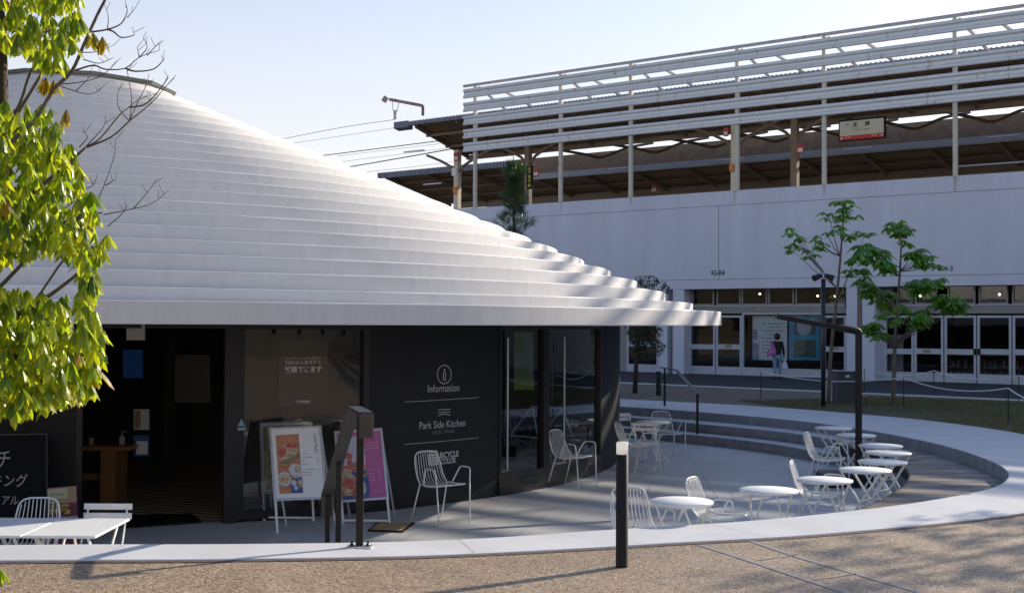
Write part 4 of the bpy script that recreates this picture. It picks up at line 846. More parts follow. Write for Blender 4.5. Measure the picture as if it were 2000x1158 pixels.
# beige band, windows, doors at plane n = 0
zb0, zb1 = FS(1900, 594, 0)[1], FS(1900, 612, 0)[1]
mb = MB(); sbox(mb, SL, SR, 0, .15, zb1, zb0); 
mb.build('transom_wall', MAT['beige'], stn)
mb = MB(); sbox(mb, SL, SR, -.03, 0, zb0 - .04, zb0); mb.build('ledge', MAT['frame'], stn)
def frame_on(u0, u1, v0, v1, name, fw=.05, mid=None, fm='frame', base=None, pane='glass_dark', n_=0.0):
    (s0, z1_), (s1, z0_) = FS(u0, v0, n_), FS(u1, v1, n_)
    if base is not None: z0_ = base
    mb = MB(); a, b_ = n_ - .03, n_ + .06
    sbox(mb, s0, s0 - fw, a, b_, z0_, z1_); sbox(mb, s1 + fw, s1, a, b_, z0_, z1_); sbox(mb, s0 - fw, s1 + fw, a, b_, z1_ - fw, z1_); sbox(mb, s0 - fw, s1 + fw, a, b_, z0_, z0_ + (.30 if base is not None else fw))
    if mid: zm = FS((u0 + u1) / 2, mid, n_)[1]; sbox(mb, s0 - fw, s1 + fw, a + .002, b_, zm - .09, zm + .09)
    f = mb.build(name, MAT[fm], stn); mb = MB(); sbox(mb, s0 - fw, s1 + fw, n_ + .02, n_ + .024, z0_ + fw, z1_ - fw); 
    mb2 = MB(); mb2.face([W(s0 - fw, n_ + .02, z0_ + .05), W(s1 + fw, n_ + .02, z0_ + .05), W(s1 + fw, n_ + .02, z1_ - fw), W(s0 - fw, n_ + .02, z1_ - fw)])
    mb2.build('pane', MAT[pane], f); return f
cl = [(1352, 1395), (1400, 1447), (1449, 1499), (1501, 1551), (1554, 1606), (1609, 1655), (1747, 1783), (1787, 1830), (1836, 1905 - 24), (1851, 1905), (1912, 1969), (1977, 2040)]
cl = [c for c in cl if c != (1836, 1881)]
for u0, u1 in cl: 
    (sA, _), (sB, _) = FS(u0, 580, 0), FS(u1, 580, 0); zA, zB = zb0, zfb + .08
    mb = MB(); fw = .055
    sbox(mb, sA, sA - fw, -.03, .06, zA, zB); sbox(mb, sB + fw, sB, -.03, .06, zA, zB); sbox(mb, sA - fw, sB + fw, -.03, .06, zB - fw, zB); sbox(mb, sA - fw, sB + fw, -.03, .06, zA, zA + fw)
    f = mb.build('window', MAT['beige'], stn); mb = MB(); mb.face([W(sA - fw, .02, zA + fw), W(sB + fw, .02, zA + fw), W(sB + fw, .02, zB - fw), W(sA - fw, .02, zB - fw)]); mb.build('pane', MAT['glass_dark'], f)
for u0, u1, mid in ((1347, 1397, 677), (1399, 1449, 677), (1609, 1653, 682), (1728, 1785, 686), (1786, 1843, 686), (1845, 1907, 687), (1909, 1976, 687), (1978, 2046, 688), (1225, 1286, 672)):
    frame_on(u0, u1, 616, 740, 'door', .075, mid, base=ZP)
frame_on(1450, 1607, 611, 735, 'shop_window', .06, None, base=ZP, pane='glass_shop')
for uu in (1904, 1912):
    s_, z_ = FS(uu, 687, -.04); mb = MB(); sbox(mb, s_ + .04, s_ - .04, -.06, -.032, z_ - .1, z_ + .1); mb.build('door_pull', MAT['black'], stn)
for u0, v0 in ((1423, 676), (1632, 680), (1810, 686)):
    s_, z_ = FS(u0, v0, -.035); mb = MB(); sbox(mb, s_ + .12, s_ - .12, -.036, -.032, z_ - .06, z_ + .06); mb.build('door_notice', M('yellow_notice', (.45, .38, .20), .6, c2=(.20, .16, .12), scale=30), stn)
for u0, u1 in ((1286, 1303), (1314, 1336), (1653, 1674), (1684, 1708)):
    (sA, _), (sB, _) = FS(u0, 650, NF), FS(u1, 650, NF); mb = MB(); sbox(mb, sA, sB, NF, .2, ZP - .05, zfb); mb.build('column', MAT['wall'], stn)
for u0, u1 in ((1336, 1347), (1708, 1728)):
    (sA, _), (sB, _) = FS(u0, 650, 0), FS(u1, 650, 0); mb = MB(); sbox(mb, sA, sB, -.02, .15, ZP, zb1); mb.build('side_panel', MAT['frame'], stn)
(sA, _), (sB, _) = FS(1303, 650, -.2), FS(1314, 650, -.2); mb = MB(); sbox(mb, sA, sB, -.1, .2, ZP, zfb); mb.build('niche', M('tan_stone', (.36, .27, .17), .7, var=.2, scale=6), stn)
(sA, _), (sB, _) = FS(1673, 650, NF), FS(1684, 650, NF); mb = MB(); c_ = W((sA + sB) / 2, NF + .12, 0); mb.lathe((c_.x, c_.y, 0), [(.095, ZP), (.095, zfb)], 16); mb.build('downpipe', M('brown_pipe', (.22, .17, .13), .5, var=.2, scale=5), stn)
# left wall part beyond the column (hidden mostly by the roof)
(sA, _) = FS(1225, 650, 0); mb = MB(); sbox(mb, SL, sA, -.02, .15, ZP, zfb); sbox(mb, FS(2046, 650, 0)[0], SR, -.02, .15, ZP, zfb); mb.build('lower_wall', MAT['beige'], stn)
(sA, _), (sB, _) = FS(1650, 580, -.3), FS(1745, 580, -.3); mb = MB(); sbox(mb, sA, sB, -.3, .1, zb0 - .12, zfb); hs = mb.build('hanging_sign', flat('navy_sign', (.02, .022, .03)), stn)
s_, z_ = FS(1697, 568, -.32); text('#3', 'lettering', MAT['letter_g'], hs, lambda x, y: W(s_ - x, -.31, z_ + y), .5, .14); text('#5', 'lettering', MAT['letter_g'], hs, lambda x, y: W(s_ - x, -.31, z_ - .2 + y), .5, .05)
for u, v in ((1484, 574), (1597, 578), (1630, 579), (1797, 578), (1952, 575)):
    s_, z_ = FS(u, v, 1.2); mb = MB(); c_ = W(s_, 1.2, z_); mb.lathe(c_, [(.008, -.035), (.035, -.02), (.035, .02), (.008, .035)], 10); mb.build('ceiling_lamp', MAT['lamp'], stn, 'fix')
# posters in the station shop window
pst = []
def sposter(name, u0, u1, v0, v1, n_, mat, label):
    (s0, z1_), (s1, z0_) = FS(u0, v0, n_), FS(u1, v1, n_); mb = MB(); sbox(mb, s0, s1, n_, n_ + .03, z0_, z1_)
    return tag(mb.build(name, mat), label, 'poster', 'large posters in the station window'), (s0, s1, z0_, z1_)
o, (s0, s1, z0_, z1_) = sposter('wall_poster', 1470, 1537, 617, 704, .25, M('pale_water_print', (.62, .72, .78), .5, c2=(.70, .62, .62), scale=1.2, thr=(.35, .6)), 'pale poster with lines of dark writing behind the woman')
for k in range(9):
    text('#7' if k else '#4', 'lettering', food['ink'], o, (lambda zz: (lambda x, y: W((s0 + s1) / 2 - .15 - x, .24, zz + y)))(z1_ - .28 - k * .13), (.85 if k not in (1, 3) else .5), .05)
mb = MB(); sbox(mb, s0, s0 - .25, .235, .248, z0_, z0_ + .6); sbox(mb, s0, s0 - .18, .235, .248, z0_ + .75, z0_ + 1.1); mb.build('colour_blots', [M('blue_blot', (.08, .30, .50), .5, c2=(.45, .35, .35), scale=4)], o)
o, (s0, s1, z0_, z1_) = sposter('wall_poster', 1541, 1601, 615, 704, .25, flat('cyan_print', (.05, .30, .46)), 'cyan bordered poster with two dark photographs right of the woman')
mb = MB(); sbox(mb, s0 - .2, s1 + .15, .235, .248, z0_ + .12, z0_ + .72); sbox(mb, s0 - .2, s1 + .15, .235, .248, z0_ + .9, z1_ - .2); mb.build('photo', M('dark_photo', (.03, .06, .06), .5, c2=(.10, .16, .14), scale=3), o)
mb = MB(); cc = W((s0 + s1) / 2, .23, (z0_ + .9 + z1_ - .2) / 2); mb.face([cc + Vector((SD.x * .28 * math.cos(t), SD.y * .28 * math.cos(t), .28 * math.sin(t))) for t in np.linspace(0, 2 * math.pi, 25)[:-1]]); mb.build('pale_disc', flat('pale_disc', (.35, .42, .45)), o)
(sA, zA), (sB, zB) = FS(1735, 653, .5), FS(1764, 735, .5)
mb = MB(); sbox(mb, sA, sB, .5, .53, zB, zA); tag(mb.build('notice_board', MAT['white_paint']), 'plain pale board standing behind the leftmost glazed station door', 'board')
# bookcase behind the doors
bc = empty('bookcase', W(2.5, 1.6, ZP), 'low wooden bookcase with pale books behind the station doors', 'bookcase')
(sA, zs1), (sB, _) = FS(1846, 717, 1.4), FS(1995, 717, 1.4)
mb = MB(); 
for zz in (ZP + .05, zs1, zs1 + .42): sbox(mb, sA, sB, 1.4, 1.75, zz - .02, zz + .01)
for ss in (sA, (sA + sB) / 2, sB): sbox(mb, ss, ss - .03, 1.4, 1.75, ZP, zs1 + .42)
mb.build('shelf', MAT['wood'], bc)
bks = [flat('book_%s' % n_, c) for n_, c in (('cream', (.42, .40, .34)), ('teal', (.14, .28, .30)), ('white', (.5, .5, .5)), ('ochre', (.35, .27, .10)), ('red', (.3, .1, .08)))]
mb = MB(); s_ = sA - .15
while s_ > sB + .1:
    for zz in (ZP + .06, zs1 + .01):
        if random.random() < .72: mb.cur = random.randrange(5); sbox(mb, s_, s_ - .035, 1.42, 1.6, zz, zz + random.uniform(.2, .3))
    s_ -= .042
mb.build('books', bks, bc)
# ------------------------------------------------------------------ louvre screen of steel barrier beams above the parapet
scr = empty('louvre_screen', W(22, NF, 7), 'tall screen of five pale rust-stained steel beams on posts above the station wall', 'screen')
posts = [FS(u, 350, NF)[0] for u in (928, 1095, 1232, 1440, 1610, 1866)]
while posts[-1] > -58: posts.append(posts[-1] - (3.35 if len(posts) % 2 == 0 else 4.5))
ztop = 2.42 + 9.88; SLE = FS(905, 240, NF - .1)[0]
prof_w = [(-.10, .20), (-.135, .17), (-.135, .10), (-.07, .045), (-.07, -.045), (-.135, -.10), (-.135, -.17), (-.10, -.20)]
for i in range(5):
    zc_ = ztop - .20 - i * .572; mb = MB(); m_ = len(prof_w); vs = []
    for s_ in (SLE, SR): 
        for a, b_ in prof_w: vs.append(W(s_, NF + a, zc_ + b_))
        for a, b_ in prof_w[::-1]: vs.append(W(s_, NF + a + .014, zc_ + b_))
    k2 = 2 * m_; mb.quads(vs, [(j, (j + 1) % k2, k2 + (j + 1) % k2, k2 + j) for j in range(k2)] + [tuple(range(k2))[::-1], tuple(range(k2, 2 * k2))]); mb.build('beam', MAT['slat'], scr)
mb = MB(); sbox(mb, SLE + .05, SR, NF - .08, NF + .02, ztop + .10, ztop + .20); mb.build('top_rail', MAT['rust'], scr)
# unseen slats and posts added out of frame to stripe the cafe roof with shade
for i in range(5):
    mb = MB(); z0_ = ztop + .42 + i * .56; sbox(mb, -4.6, -10.7, NF - .02, NF + .02, z0_, z0_ + .25); mb.build('beam', MAT['slat'], scr)
for s_ in (-4.7, -7.6, -10.6): mb = MB(); sbox(mb, s_ + .05, s_ - .05, NF + .02, NF + .1, ztop + .2, ztop + 3.0); mb.build('post', MAT['post'], scr)
for i, s_ in enumerate(posts):
    mb = MB(); sbox(mb, s_ + .065, s_ - .065, NF - .065, NF + .065, zt - .02, ztop + .10); mb.build('post', MAT['post'], scr)
    if s_ > -3:
        mb = MB(); mb.bar(W(s_ - .1, NF + .08, ztop + .06), W(s_ - .7, NF + 1.4, ztop - .9), .07, .09); mb.build('brace', MAT['rust'], scr)
        mb = MB(); sm_ = s_ - 1.9; mb.bar(W(sm_ + .5, NF + .08, ztop - .25), W(sm_, NF + 1.4, ztop - .75), .08, .08); mb.build('brace', MAT['rust'], scr)
# ------------------------------------------------------------------ platform canopies
def wing(mb, s0, s1, n0, z0, n1, z1, th=.05, wave=0):
    a = [W(s0, n0, z0), W(s1, n0, z0), W(s1, n1, z1), W(s0, n1, z1)]; up = Vector((0, 0, th)); mb.quads(a + [p + up for p in a], [(0, 1, 2, 3), (7, 6, 5, 4), (0, 4, 5, 1), (1, 5, 6, 2), (2, 6, 7, 3), (3, 7, 4, 0)])
c1 = empty('platform_canopy', W(27, 5.5, 6.35), 'near brown platform canopy with a grey corrugated edge behind the louvre screen', 'canopy', 'platform canopies')
zz1 = 2.42
s27 = FS(800, 235, 1.5)[0]
mb = MB(); wing(mb, s27, SR, 1.5, zz1 + 9.17, 5.5, zz1 + 8.15); wing(mb, s27, SR, 5.5, zz1 + 8.15, 9.5, zz1 + 8.75)
# corrugation ribs under the sheet
s_ = s27 - .2
while s_ > -4:
    mb.bar(W(s_, 1.5, zz1 + 9.16), W(s_, 5.5, zz1 + 8.14), .05, .04); s_ -= .28
mb.build('roof_sheet', MAT['roofbrown'], c1)
mb = MB(); sbox(mb, s27 + .02, SR, 1.42, 1.49, zz1 + 9.06, zz1 + 9.24); 
s_ = s27
while s_ > -3: sbox(mb, s_, s_ - .09, 1.38, 1.42, zz1 + 9.08, zz1 + 9.26); s_ -= .18
mb.build('edge_fascia', MAT['roofblue'], c1)
mb = MB(); wing(mb, s27 + .9, s27 + .02, 1.4, zz1 + 9.0, 1.75, zz1 + 8.92, .3); mb.build('end_fascia', flat('slate_fascia', (.16, .18, .23)), c1)
for s_ in np.arange(s27 - .3, -3, -2.42):
    mb = MB(); mb.bar(W(s_, 1.6, zz1 + 9.03), W(s_, 5.5, zz1 + 8.02), .12, .16); mb.build('rafter', MAT['steelbrown'], c1)
for n_, z_ in ((2.6, 8.80), (4.0, 8.45)):
    mb = MB(); sbox(mb, s27 - .1, SR, n_ - .05, n_ + .05, zz1 + z_ - .14, zz1 + z_ - .02); mb.build('purlin', MAT['steelbrown'], c1)
mb = MB(); sbox(mb, s27 - .2, SR, 5.4, 5.6, zz1 + 7.9, zz1 + 8.1); mb.build('ridge_beam', MAT['steelbrown'], c1)
for u in (893, 1031, 1435, 1552):
    s_ = FS(u, 330, 4.2)[0]; mb = MB(); sbox(mb, s_ + .13, s_ - .13, 4.1, 4.35, 6.2, zz1 + 8.2); mb.build('column', MAT['steelbrown'] if u in (1031, 1552) else MAT['post'], c1)
    for ds in (-2.0, 2.0):
        mb = MB(); P_ = [W(s_ + ds * t, 4.2 + .1 * t, zz1 + 7.0 + (1.25 * t ** .5 if u in (1031, 1552) else 1.1 * t ** .6)) for t in (0.02, .2, .5, .8, 1)]; mb.tube(P_, .07, 6); mb.build('curved_brace', MAT['steelbrown'], c1)
# zigzag hangers between the two roofs
mb = MB()
for k in range(9):
    s_ = s27 - 5 - k * 3.0; mb.tube(cat3([W(s_, 6, zz1 + 8.1), W(s_ - .8, 7.5, zz1 + 7.95), W(s_ - 1.3, 8.2, zz1 + 7.85), W(s_ - 2.0, 9.2, zz1 + 8.35), W(s_ - 2.7, 10.5, zz1 + 8.7)]), .07, 6)
mb.build('curved_arm', MAT['steelbrown'], c1)
c2 = empty('platform_canopy', W(30, 14, 6.35), 'far brown platform canopy with a pale gutter seen below the nearer one', 'canopy', 'platform canopies')
mb = MB(); s2 = FS(740, 345, 12)[0]; e2 = 8.62
wing(mb, s2, SR, 12, zz1 + e2, 18, zz1 + 7.45); wing(mb, s2, SR, 18, zz1 + 7.45, 23, zz1 + 7.55); mb.build('roof_sheet', MAT['roofbrown'], c2)
mb = MB(); sR2 = FS(1010, 300, 12)[0]; sbox(mb, s2, sR2, 11.93, 12.0, zz1 + e2 - .22, zz1 + e2 + .1)
s_ = s2
while s_ > sR2: sbox(mb, s_, s_ - .1, 11.88, 11.93, zz1 + e2 - .2, zz1 + e2 + .12); s_ -= .22
mb.build('edge_fascia', MAT['roofblue'], c2)
mb = MB(); sbox(mb, sR2, SR, 11.8, 12.0, zz1 + e2 - .75, zz1 + e2 + .1); mb.build('brown_fascia', MAT['roofbrown'], c2)
mb = MB(); sbox(mb, sR2 - 1, SR, 11.7, 11.98, zz1 + e2 - 1.05, zz1 + e2 - .76); mb.build('gutter', MAT['lightbeam'], c2)
for s_ in np.arange(s2 - .5, -3, -3.1):
    mb = MB(); mb.bar(W(s_, 12.1, zz1 + e2 - .15), W(s_, 18, zz1 + 7.3), .14, .2); mb.build('rafter', MAT['steelbrown'], c2)
for n_ in (13.5, 15, 16.5):
    z_ = e2 + (7.45 - e2) * (n_ - 12) / 6; mb = MB(); sbox(mb, s2 - .1, SR, n_ - .05, n_ + .05, zz1 + z_ - .14, zz1 + z_ - .02); mb.build('purlin', MAT['steelbrown'], c2)
mb = MB(); sbox(mb, s2 - 1, SR, 17.8, 18.1, zz1 + 7.05, zz1 + 7.42); mb.build('main_beam', M('tan_beam', (.28, .23, .19), .6, var=.1, scale=2), c2)
for u in (1290, 1780):
    s_ = FS(u, 350, 17.5)[0]; mb = MB(); sbox(mb, s_ + .16, s_ - .16, 17.4, 17.7, 6.3, zz1 + 6.6); mb.build('column', MAT['steelbrown'], c2)
for s_ in np.arange(s2 - 4, -3, -6.2):
    mb = MB(); sbox(mb, s_, s_ - 1.3, 11.4, 11.5, zz1 + 7.72, zz1 + 7.78); mb.build('tube_lamp', MAT['white_paint'], c2)
    mb = MB(); sbox(mb, s_, s_ - 1.3, 2.9, 3.0, zz1 + 8.1, zz1 + 8.16); mb.build('tube_lamp', MAT['white_paint'], c1)
# tall station column beside the first posts with boxes and small signs
def ssign(name, u0, u1, v0, v1, n_, mat, label, cat_, grp=None, th=.05):
    (s0, z1_), (s1, z0_) = FS(u0, v0, n_), FS(u1, v1, n_); mb = MB(); sbox(mb, s0, s1, n_, n_ + th, z0_, z1_); return tag(mb.build(name, mat), label, cat_, grp), (s0, s1, z0_, z1_)
red = flat('sign_red', (.42, .03, .03)); wht = MAT['white_paint']; yl = flat('sign_yellow', (.70, .62, .03)); blk = MAT['black']
for u0, u1, v0, v1, n_, lb in ((886, 895, 299, 314, 3.9, 'small red number sign at the top of the leftmost platform column'), (1042, 1051, 330, 345, 3.9, 'small red number sign right of the yellow lettered column'), (1413, 1422, 250, 266, 3.9, 'small red number sign high on the central double column'), (1557, 1569, 282, 299, 3.9, 'small red number sign on the dark column left of the station name sign'), (1272, 1282, 362, 376, 13, 'small dim red number sign deep under the far canopy')):
    o, (s0, s1, z0_, z1_) = ssign('platform_number_sign', u0, u1, v0, v1, n_, red, lb, 'sign', 'red platform number signs'); mb = MB(); sbox(mb, s0 - .03, s1 + .03, n_ - .01, n_ - .002, z0_ + .05, (z0_ + z1_) / 2 + .02); mb.build('white_panel', wht, o)
    text('1', 'lettering', red, o, (lambda s0, s1, z0_, z1_, n_: (lambda x, y: W((s0 + s1) / 2 - x, n_ - .016, z0_ + .05 + ((z0_ + z1_) / 2 + .02 - z0_ - .05) / 2 + y)))(s0, s1, z0_, z1_, n_), None, .1)
for u0, v0, lb in ((884.5, 365, 'orange emergency button box on the leftmost platform column'), (1424, 321, 'orange emergency button box on the central double column')):
    ssign('button_box', u0, u0 + 8, v0, v0 + 13, 3.95, flat('orange_box', (.55, .20, .05)), lb, 'box', 'orange button boxes', .12)
o, (s0, s1, z0_, z1_) = ssign('lettered_sign', 1029, 1040, 325, 369, 3.9, blk, 'narrow black vertical sign with yellow characters on a platform column', 'sign')
for i, ch in enumerate('ATS確認'): text(ch, 'lettering', yl, o, (lambda zz: (lambda x, y: W((s0 + s1) / 2 - x, 3.88, zz + y)))(z1_ - .12 - i * (z1_ - z0_ - .1) / 5), .16, .14, bold=.02)
ssign('junction_box', 882, 891, 329, 343, 3.7, wht, 'pale grey junction box on the leftmost platform column', 'box')
# station name sign
o, (s0, s1, z0_, z1_) = ssign('station_name_sign', 1638, 1729, 236, 269, 2.2, blk, 'hanging station name board with black characters over a red band', 'sign', None, .12)
mb = MB(); sbox(mb, s0 - .05, s1 + .05, 2.18, 2.2, z0_ + .18, z1_ - .06); mb.build('cream_face', flat('sign_cream', (.52, .50, .42)), o)
mb = MB(); sbox(mb, s0 - .05, s1 + .05, 2.18, 2.2, z0_ + .03, z0_ + .178); mb.build('red_band', flat('sign_band', (.45, .03, .03)), o)
sm_ = (s0 + s1) / 2; zh = z1_ - z0_
for bd, dx, z_, wd, ht, mt, bo in (('天', .23, z1_ - .22, .18, .18, blk, .02), ('理', -.22, z1_ - .22, .18, .18, blk, .02), ('JR', .52, z1_ - .19, .12, .08, blk, 0), ('てんり  Tenri', .0, z1_ - .40, .56, .08, blk, 0), ('←', .74, z0_ + .10, .13, .09, wht, .02), ('→', -.74, z0_ + .10, .13, .09, wht, .02), ('#2', .5, z0_ + .12, .24, .035, wht, 0), ('#2', -.5, z0_ + .12, .24, .035, wht, 0)):
    text(bd, 'lettering', mt, o, (lambda dx, z_: (lambda x, y: W(sm_ + dx - x, 2.17, z_ + y)))(dx, z_), wd, ht, bold=bo)
mb = MB(); mb.tube([W(s0 - .3, 2.26, z1_), W(s0 - .3, 2.26, z1_ + .9)], .02, 6); mb.tube([W(s1 + .3, 2.26, z1_), W(s1 + .3, 2.26, z1_ + .9)], .02, 6); mb.build('hanger', MAT['black_metal'], o)
# small horizontal pipe at right
mb = MB(); mb.tube([W(FS(1862, 326, NF + .3)[0], NF + .3, FS(1862, 326, NF + .3)[1]), W(-8, NF + .3, FS(1862, 326, NF + .3)[1] + .0)], .03, 6); mb.build('handrail_pipe', MAT['lightbeam'], scr)
# ------------------------------------------------------------------ overhead line gantry and wires
gy = 62
gan = empty('overhead_line_mast', AD(826, 250, gy), 'rusty overhead line bracket with an insulator beyond the canopy end', 'mast')
mb = MB(); a = AD(826, 207, gy); mb.bar(AD(826, 226, gy), a, .14, .14); mb.build('mast', MAT['steelbrown'], gan)
mb = MB(); mb.bar(a, AD(760, 194.5, gy), .12, .14); mb.bar(AD(756, 197, gy), AD(748, 192, gy), .2, .28); mb.build('bracket_arm', M('rust_red_steel', (.24, .09, .07), .7, c2=(.4, .36, .33), scale=3), gan)
mb = MB(); mb.bar(AD(766, 198, gy), AD(768, 216, gy), .05, .05); mb.bar(AD(779, 200, gy), AD(776, 217, gy), .05, .05); mb.bar(AD(767, 216, gy), AD(777, 217, gy), .06, .06); mb.build('hanger', MAT['alu'], gan)
mb = MB(); a = AD(771.5, 217, gy); mb.lathe((a.x, a.y, a.z - .42), sum([[(.02, .06 * k), (.09, .06 * k + .015), (.09, .06 * k + .03), (.02, .06 * k + .045)] for k in range(7)], []), 10); mb.build('insulator', flat('insulator', (.16, .14, .15), .3), gan)
wires = [([(530, 276), (670, 249), (772, 234)], .014, 'thin contact wire running to the insulator', gy), ([(560, 282), (680, 264), (870, 235)], .010, 'second thin wire just below the contact wire', gy), ([(610, 307), (640, 303), (870, 274)], .022, 'thick black cable, upper of the two thick ones', 56), ([(660, 305), (860, 281)], .008, 'faint thin wire between the two thick cables', 56), ([(670, 316), (870, 290)], .008, 'faint thin wire just above the lower thick cable', 56), ([(640, 332), (690, 325), (800, 306), (884, 291)], .026, 'thick twisted black cable ending at the column', 56), ([(700, 338), (800, 327), (884, 316)], .008, 'lowest faint wire above the far canopy', 56)]
for pts, r_, lb, Y in wires:
    mb = MB(); P_ = [AD(u, v, Y + (900 - u) * .03) for u, v in pts]; mb.tube(cat3(P_, 4), r_, 5); tag(mb.build('overhead_wire', MAT['black']), lb, 'wire', 'overhead wires left of the station')
# ------------------------------------------------------------------ trees
def leaf(mb, base, d, L, wd, droop=.5, fold=.25):
    d = d.normalized(); side = d.cross(Vector((0, 0, 1)));
    if side.length < .1: side = Vector((1, 0, 0))
    side.normalize(); up = side.cross(d); P_ = []; p = base.copy(); dd = d.copy()
    ws = (.14, .68, 1.0, .86, .04)
    for i, wk in enumerate(ws):
        s_ = side * wd * wk / 2; f_ = up * (-abs(wd) * fold * wk)
        P_.append((p + s_ + f_, p.copy(), p - s_ + f_)); dd = (dd + Vector((0, 0, -droop / 4))).normalized(); p = p + dd * L / 4
    vs = [q_ for t in P_ for q_ in t]; fs = []
    for i in range(4): fs += [(3 * i, 3 * i + 1, 3 * i + 4, 3 * i + 3), (3 * i + 1, 3 * i + 2, 3 * i + 5, 3 * i + 4)]
    mb.quads(vs, fs)
def whorl(mb, p, L, n_=7, droop=.9, lift=.1, wd=.34):
    a0 = random.uniform(0, 6.28)
    for k in range(n_):
        a = a0 + 6.28 * k / n_ + random.uniform(-.2, .2); l_ = L * random.uniform(.7, 1.1)
        leaf(mb, p, Vector((math.cos(a), math.sin(a), lift + random.uniform(-.3, .2))), l_, l_ * wd, droop)
# foreground chestnut tree
FT = empty('chestnut_tree', (-2.65, 5.6, ZP), 'young tree with bright backlit yellow green leaves filling the left edge', 'tree')
polyA = [(-260, -160), (150, -120), (152, 0), (162, 40), (142, 92), (122, 132), (60, 112), (18, 62), (0, 105), (-260, 100)]
polyB = [(-260, 200), (60, 205), (104, 215), (150, 300), (188, 410), (205, 490), (170, 510), (90, 485), (0, 505), (-260, 510)]
polyC = [(-260, 545), (60, 565), (110, 590), (165, 560), (190, 620), (205, 650), (195, 720), (175, 765), (120, 785), (55, 805), (0, 800), (-260, 800)]
polyD = [(150, 480), (192, 500), (188, 590), (160, 590)]
mbs = MB(); mbo = MB()
def scatter(poly, N):
    xs = [p[0] for p in poly]; ys = [p[1] for p in poly]; c = 0
    while c < N:
        u, v = random.uniform(min(xs), max(xs)), random.uniform(min(ys), max(ys))
        if not inside(u, v - 6, poly): continue
        Y = random.uniform(5.0, 6.6); p = AD(u, v - 14, Y); c += 1
        L = random.uniform(.055, .11); k = random.choice((4, 5, 5, 6, 7)); m_ = mbo if random.random() < .01 else mbs
        a0 = random.uniform(0, 6.28)
        for j in range(k):
            a = a0 + 6.28 * j / k; leaf(m_, p, Vector((math.cos(a) * .55, math.sin(a) * .55, -.55 + random.uniform(-.5, .4))), L * random.uniform(.65, 1.15), L * random.uniform(.26, .38), random.uniform(.6, 2.0), random.uniform(.15, .45))
scatter(polyA, 620); scatter(polyB, 980); scatter(polyC, 1150); scatter(polyD, 34)
for uv in ((182, 72), (200, 80), (130, 222), (210, 465), (90, 160), (105, 165), (0, 1118)):
    p = AD(uv[0], uv[1] - 8, 5.6)
    for j in range(5): leaf(mbo if uv[1] < 230 else mbs, p, Vector((random.uniform(-1, 1), random.uniform(-1, 1), -.6)), .09, .03, 1.2, .3)
mbs.build('crown', MAT['leaf_fg'], FT); mbo.build('crown', MAT['leaf_fg_old'], FT)
def px(L_, Y=5.7, dy=0): return [AD(u, v, Y + i * dy) for i, (u, v) in enumerate(L_)]
mb = MB()
mb.tube([(-2.62, 5.75, ZP - .05), AD(-60, 900, 5.75), AD(-30, 600, 5.8), AD(-6, 330, 5.85), AD(2, 190, 5.85), AD(1, 80, 5.8), AD(-6, -60, 5.8), AD(-20, -260, 5.8)], [.06, .055, .048, .04, .034, .028, .022, .015], 10)
tr_ = mb.build('trunk', MAT['bark_dark'], FT, True)
limbs = [([(-30, 420), (10, 300), (40, 260), (70, 233), (105, 175), (140, 140), (165, 85), (190, 30), (210, -10), (232, -70)], .012, .006), ([(5, 255), (38, 205), (58, 145), (80, 105), (96, 20), (94, -60)], .009, .004),
         ([(-6, 330), (20, 250), (60, 180), (90, 130)], .012, .006), ([(-10, 500), (50, 470), (100, 490), (150, 460), (180, 440)], .014, .004), ([(-20, 640), (60, 600), (120, 560), (165, 520), (180, 480)], .013, .004), ([(-30, 740), (60, 720), (120, 730), (170, 700)], .012, .004),
         ([(0, 80), (30, 85), (60, 70), (100, 60)], .012, .004), ([(60, 600), (150, 480), (175, 550), (190, 500)], .006, .003), ([(-6, 420), (60, 380), (120, 330), (168, 288)], .014, .006), ([(0, 560), (90, 470), (150, 430), (200, 415)], .010, .004), ([(110, 440), (160, 420), (192, 390)], .008, .005)]
for L_, r0, r1 in limbs:
    mb = MB(); P_ = cat3(px(L_, 5.7 + random.uniform(-.15, .15)), 4); mb.tube(P_, list(np.linspace(r0, r1, len(P_))), 8); mb.build('limb', MAT['bark'], FT, True)
tw = [[(380, 355), (470, 330), (530, 350), (630, 345), (700, 290), (800, 255)], [(630, 345), (680, 360), (770, 350), (820, 305), (822, 290)], [(700, 290), (740, 240), (720, 190)], [(700, 290), (690, 240)], [(740, 280), (800, 215)], [(430, 740), (500, 700), (600, 580), (650, 540), (700, 500), (790, 470)], [(430, 745), (560, 690), (650, 610), (760, 520), (830, 440), (885, 380)],
      [(650, 610), (662, 500), (640, 360), (640, 340)], [(650, 610), (600, 550), (590, 490), (597, 450)], [(650, 540), (720, 530), (780, 480), (840, 400), (845, 390)], [(650, 610), (690, 520), (730, 440), (750, 370)], [(440, 165), (540, 150), (610, 120), (640, 60), (630, 30)], [(540, 150), (570, 160), (610, 190), (670, 180), (672, 165)], [(540, 150), (545, 90), (535, 50)], [(640, 90), (675, 50)],
      [(310, 425), (430, 410), (520, 375), (610, 290)], [(290, 430), (380, 460), (450, 475), (510, 450)], [(380, 460), (440, 400), (445, 370)], [(495, 1000), (540, 890), (575, 780), (582, 700)], [(530, 935), (583, 900)], [(520, 1080), (670, 1050), (770, 1020), (850, 955)], [(670, 1050), (740, 970), (790, 900)], [(540, 1140), (610, 1080), (642, 1030)],
      [(400, 960), (470, 930), (490, 870)], [(430, 740), (520, 640), (530, 590)], [(400, 265), (480, 262), (570, 230)], [(420, 300), (500, 320), (570, 290)], [(250, 240), (190, 120), (195, 60)], [(400, 740), (440, 690), (415, 660)]]
mb = MB()
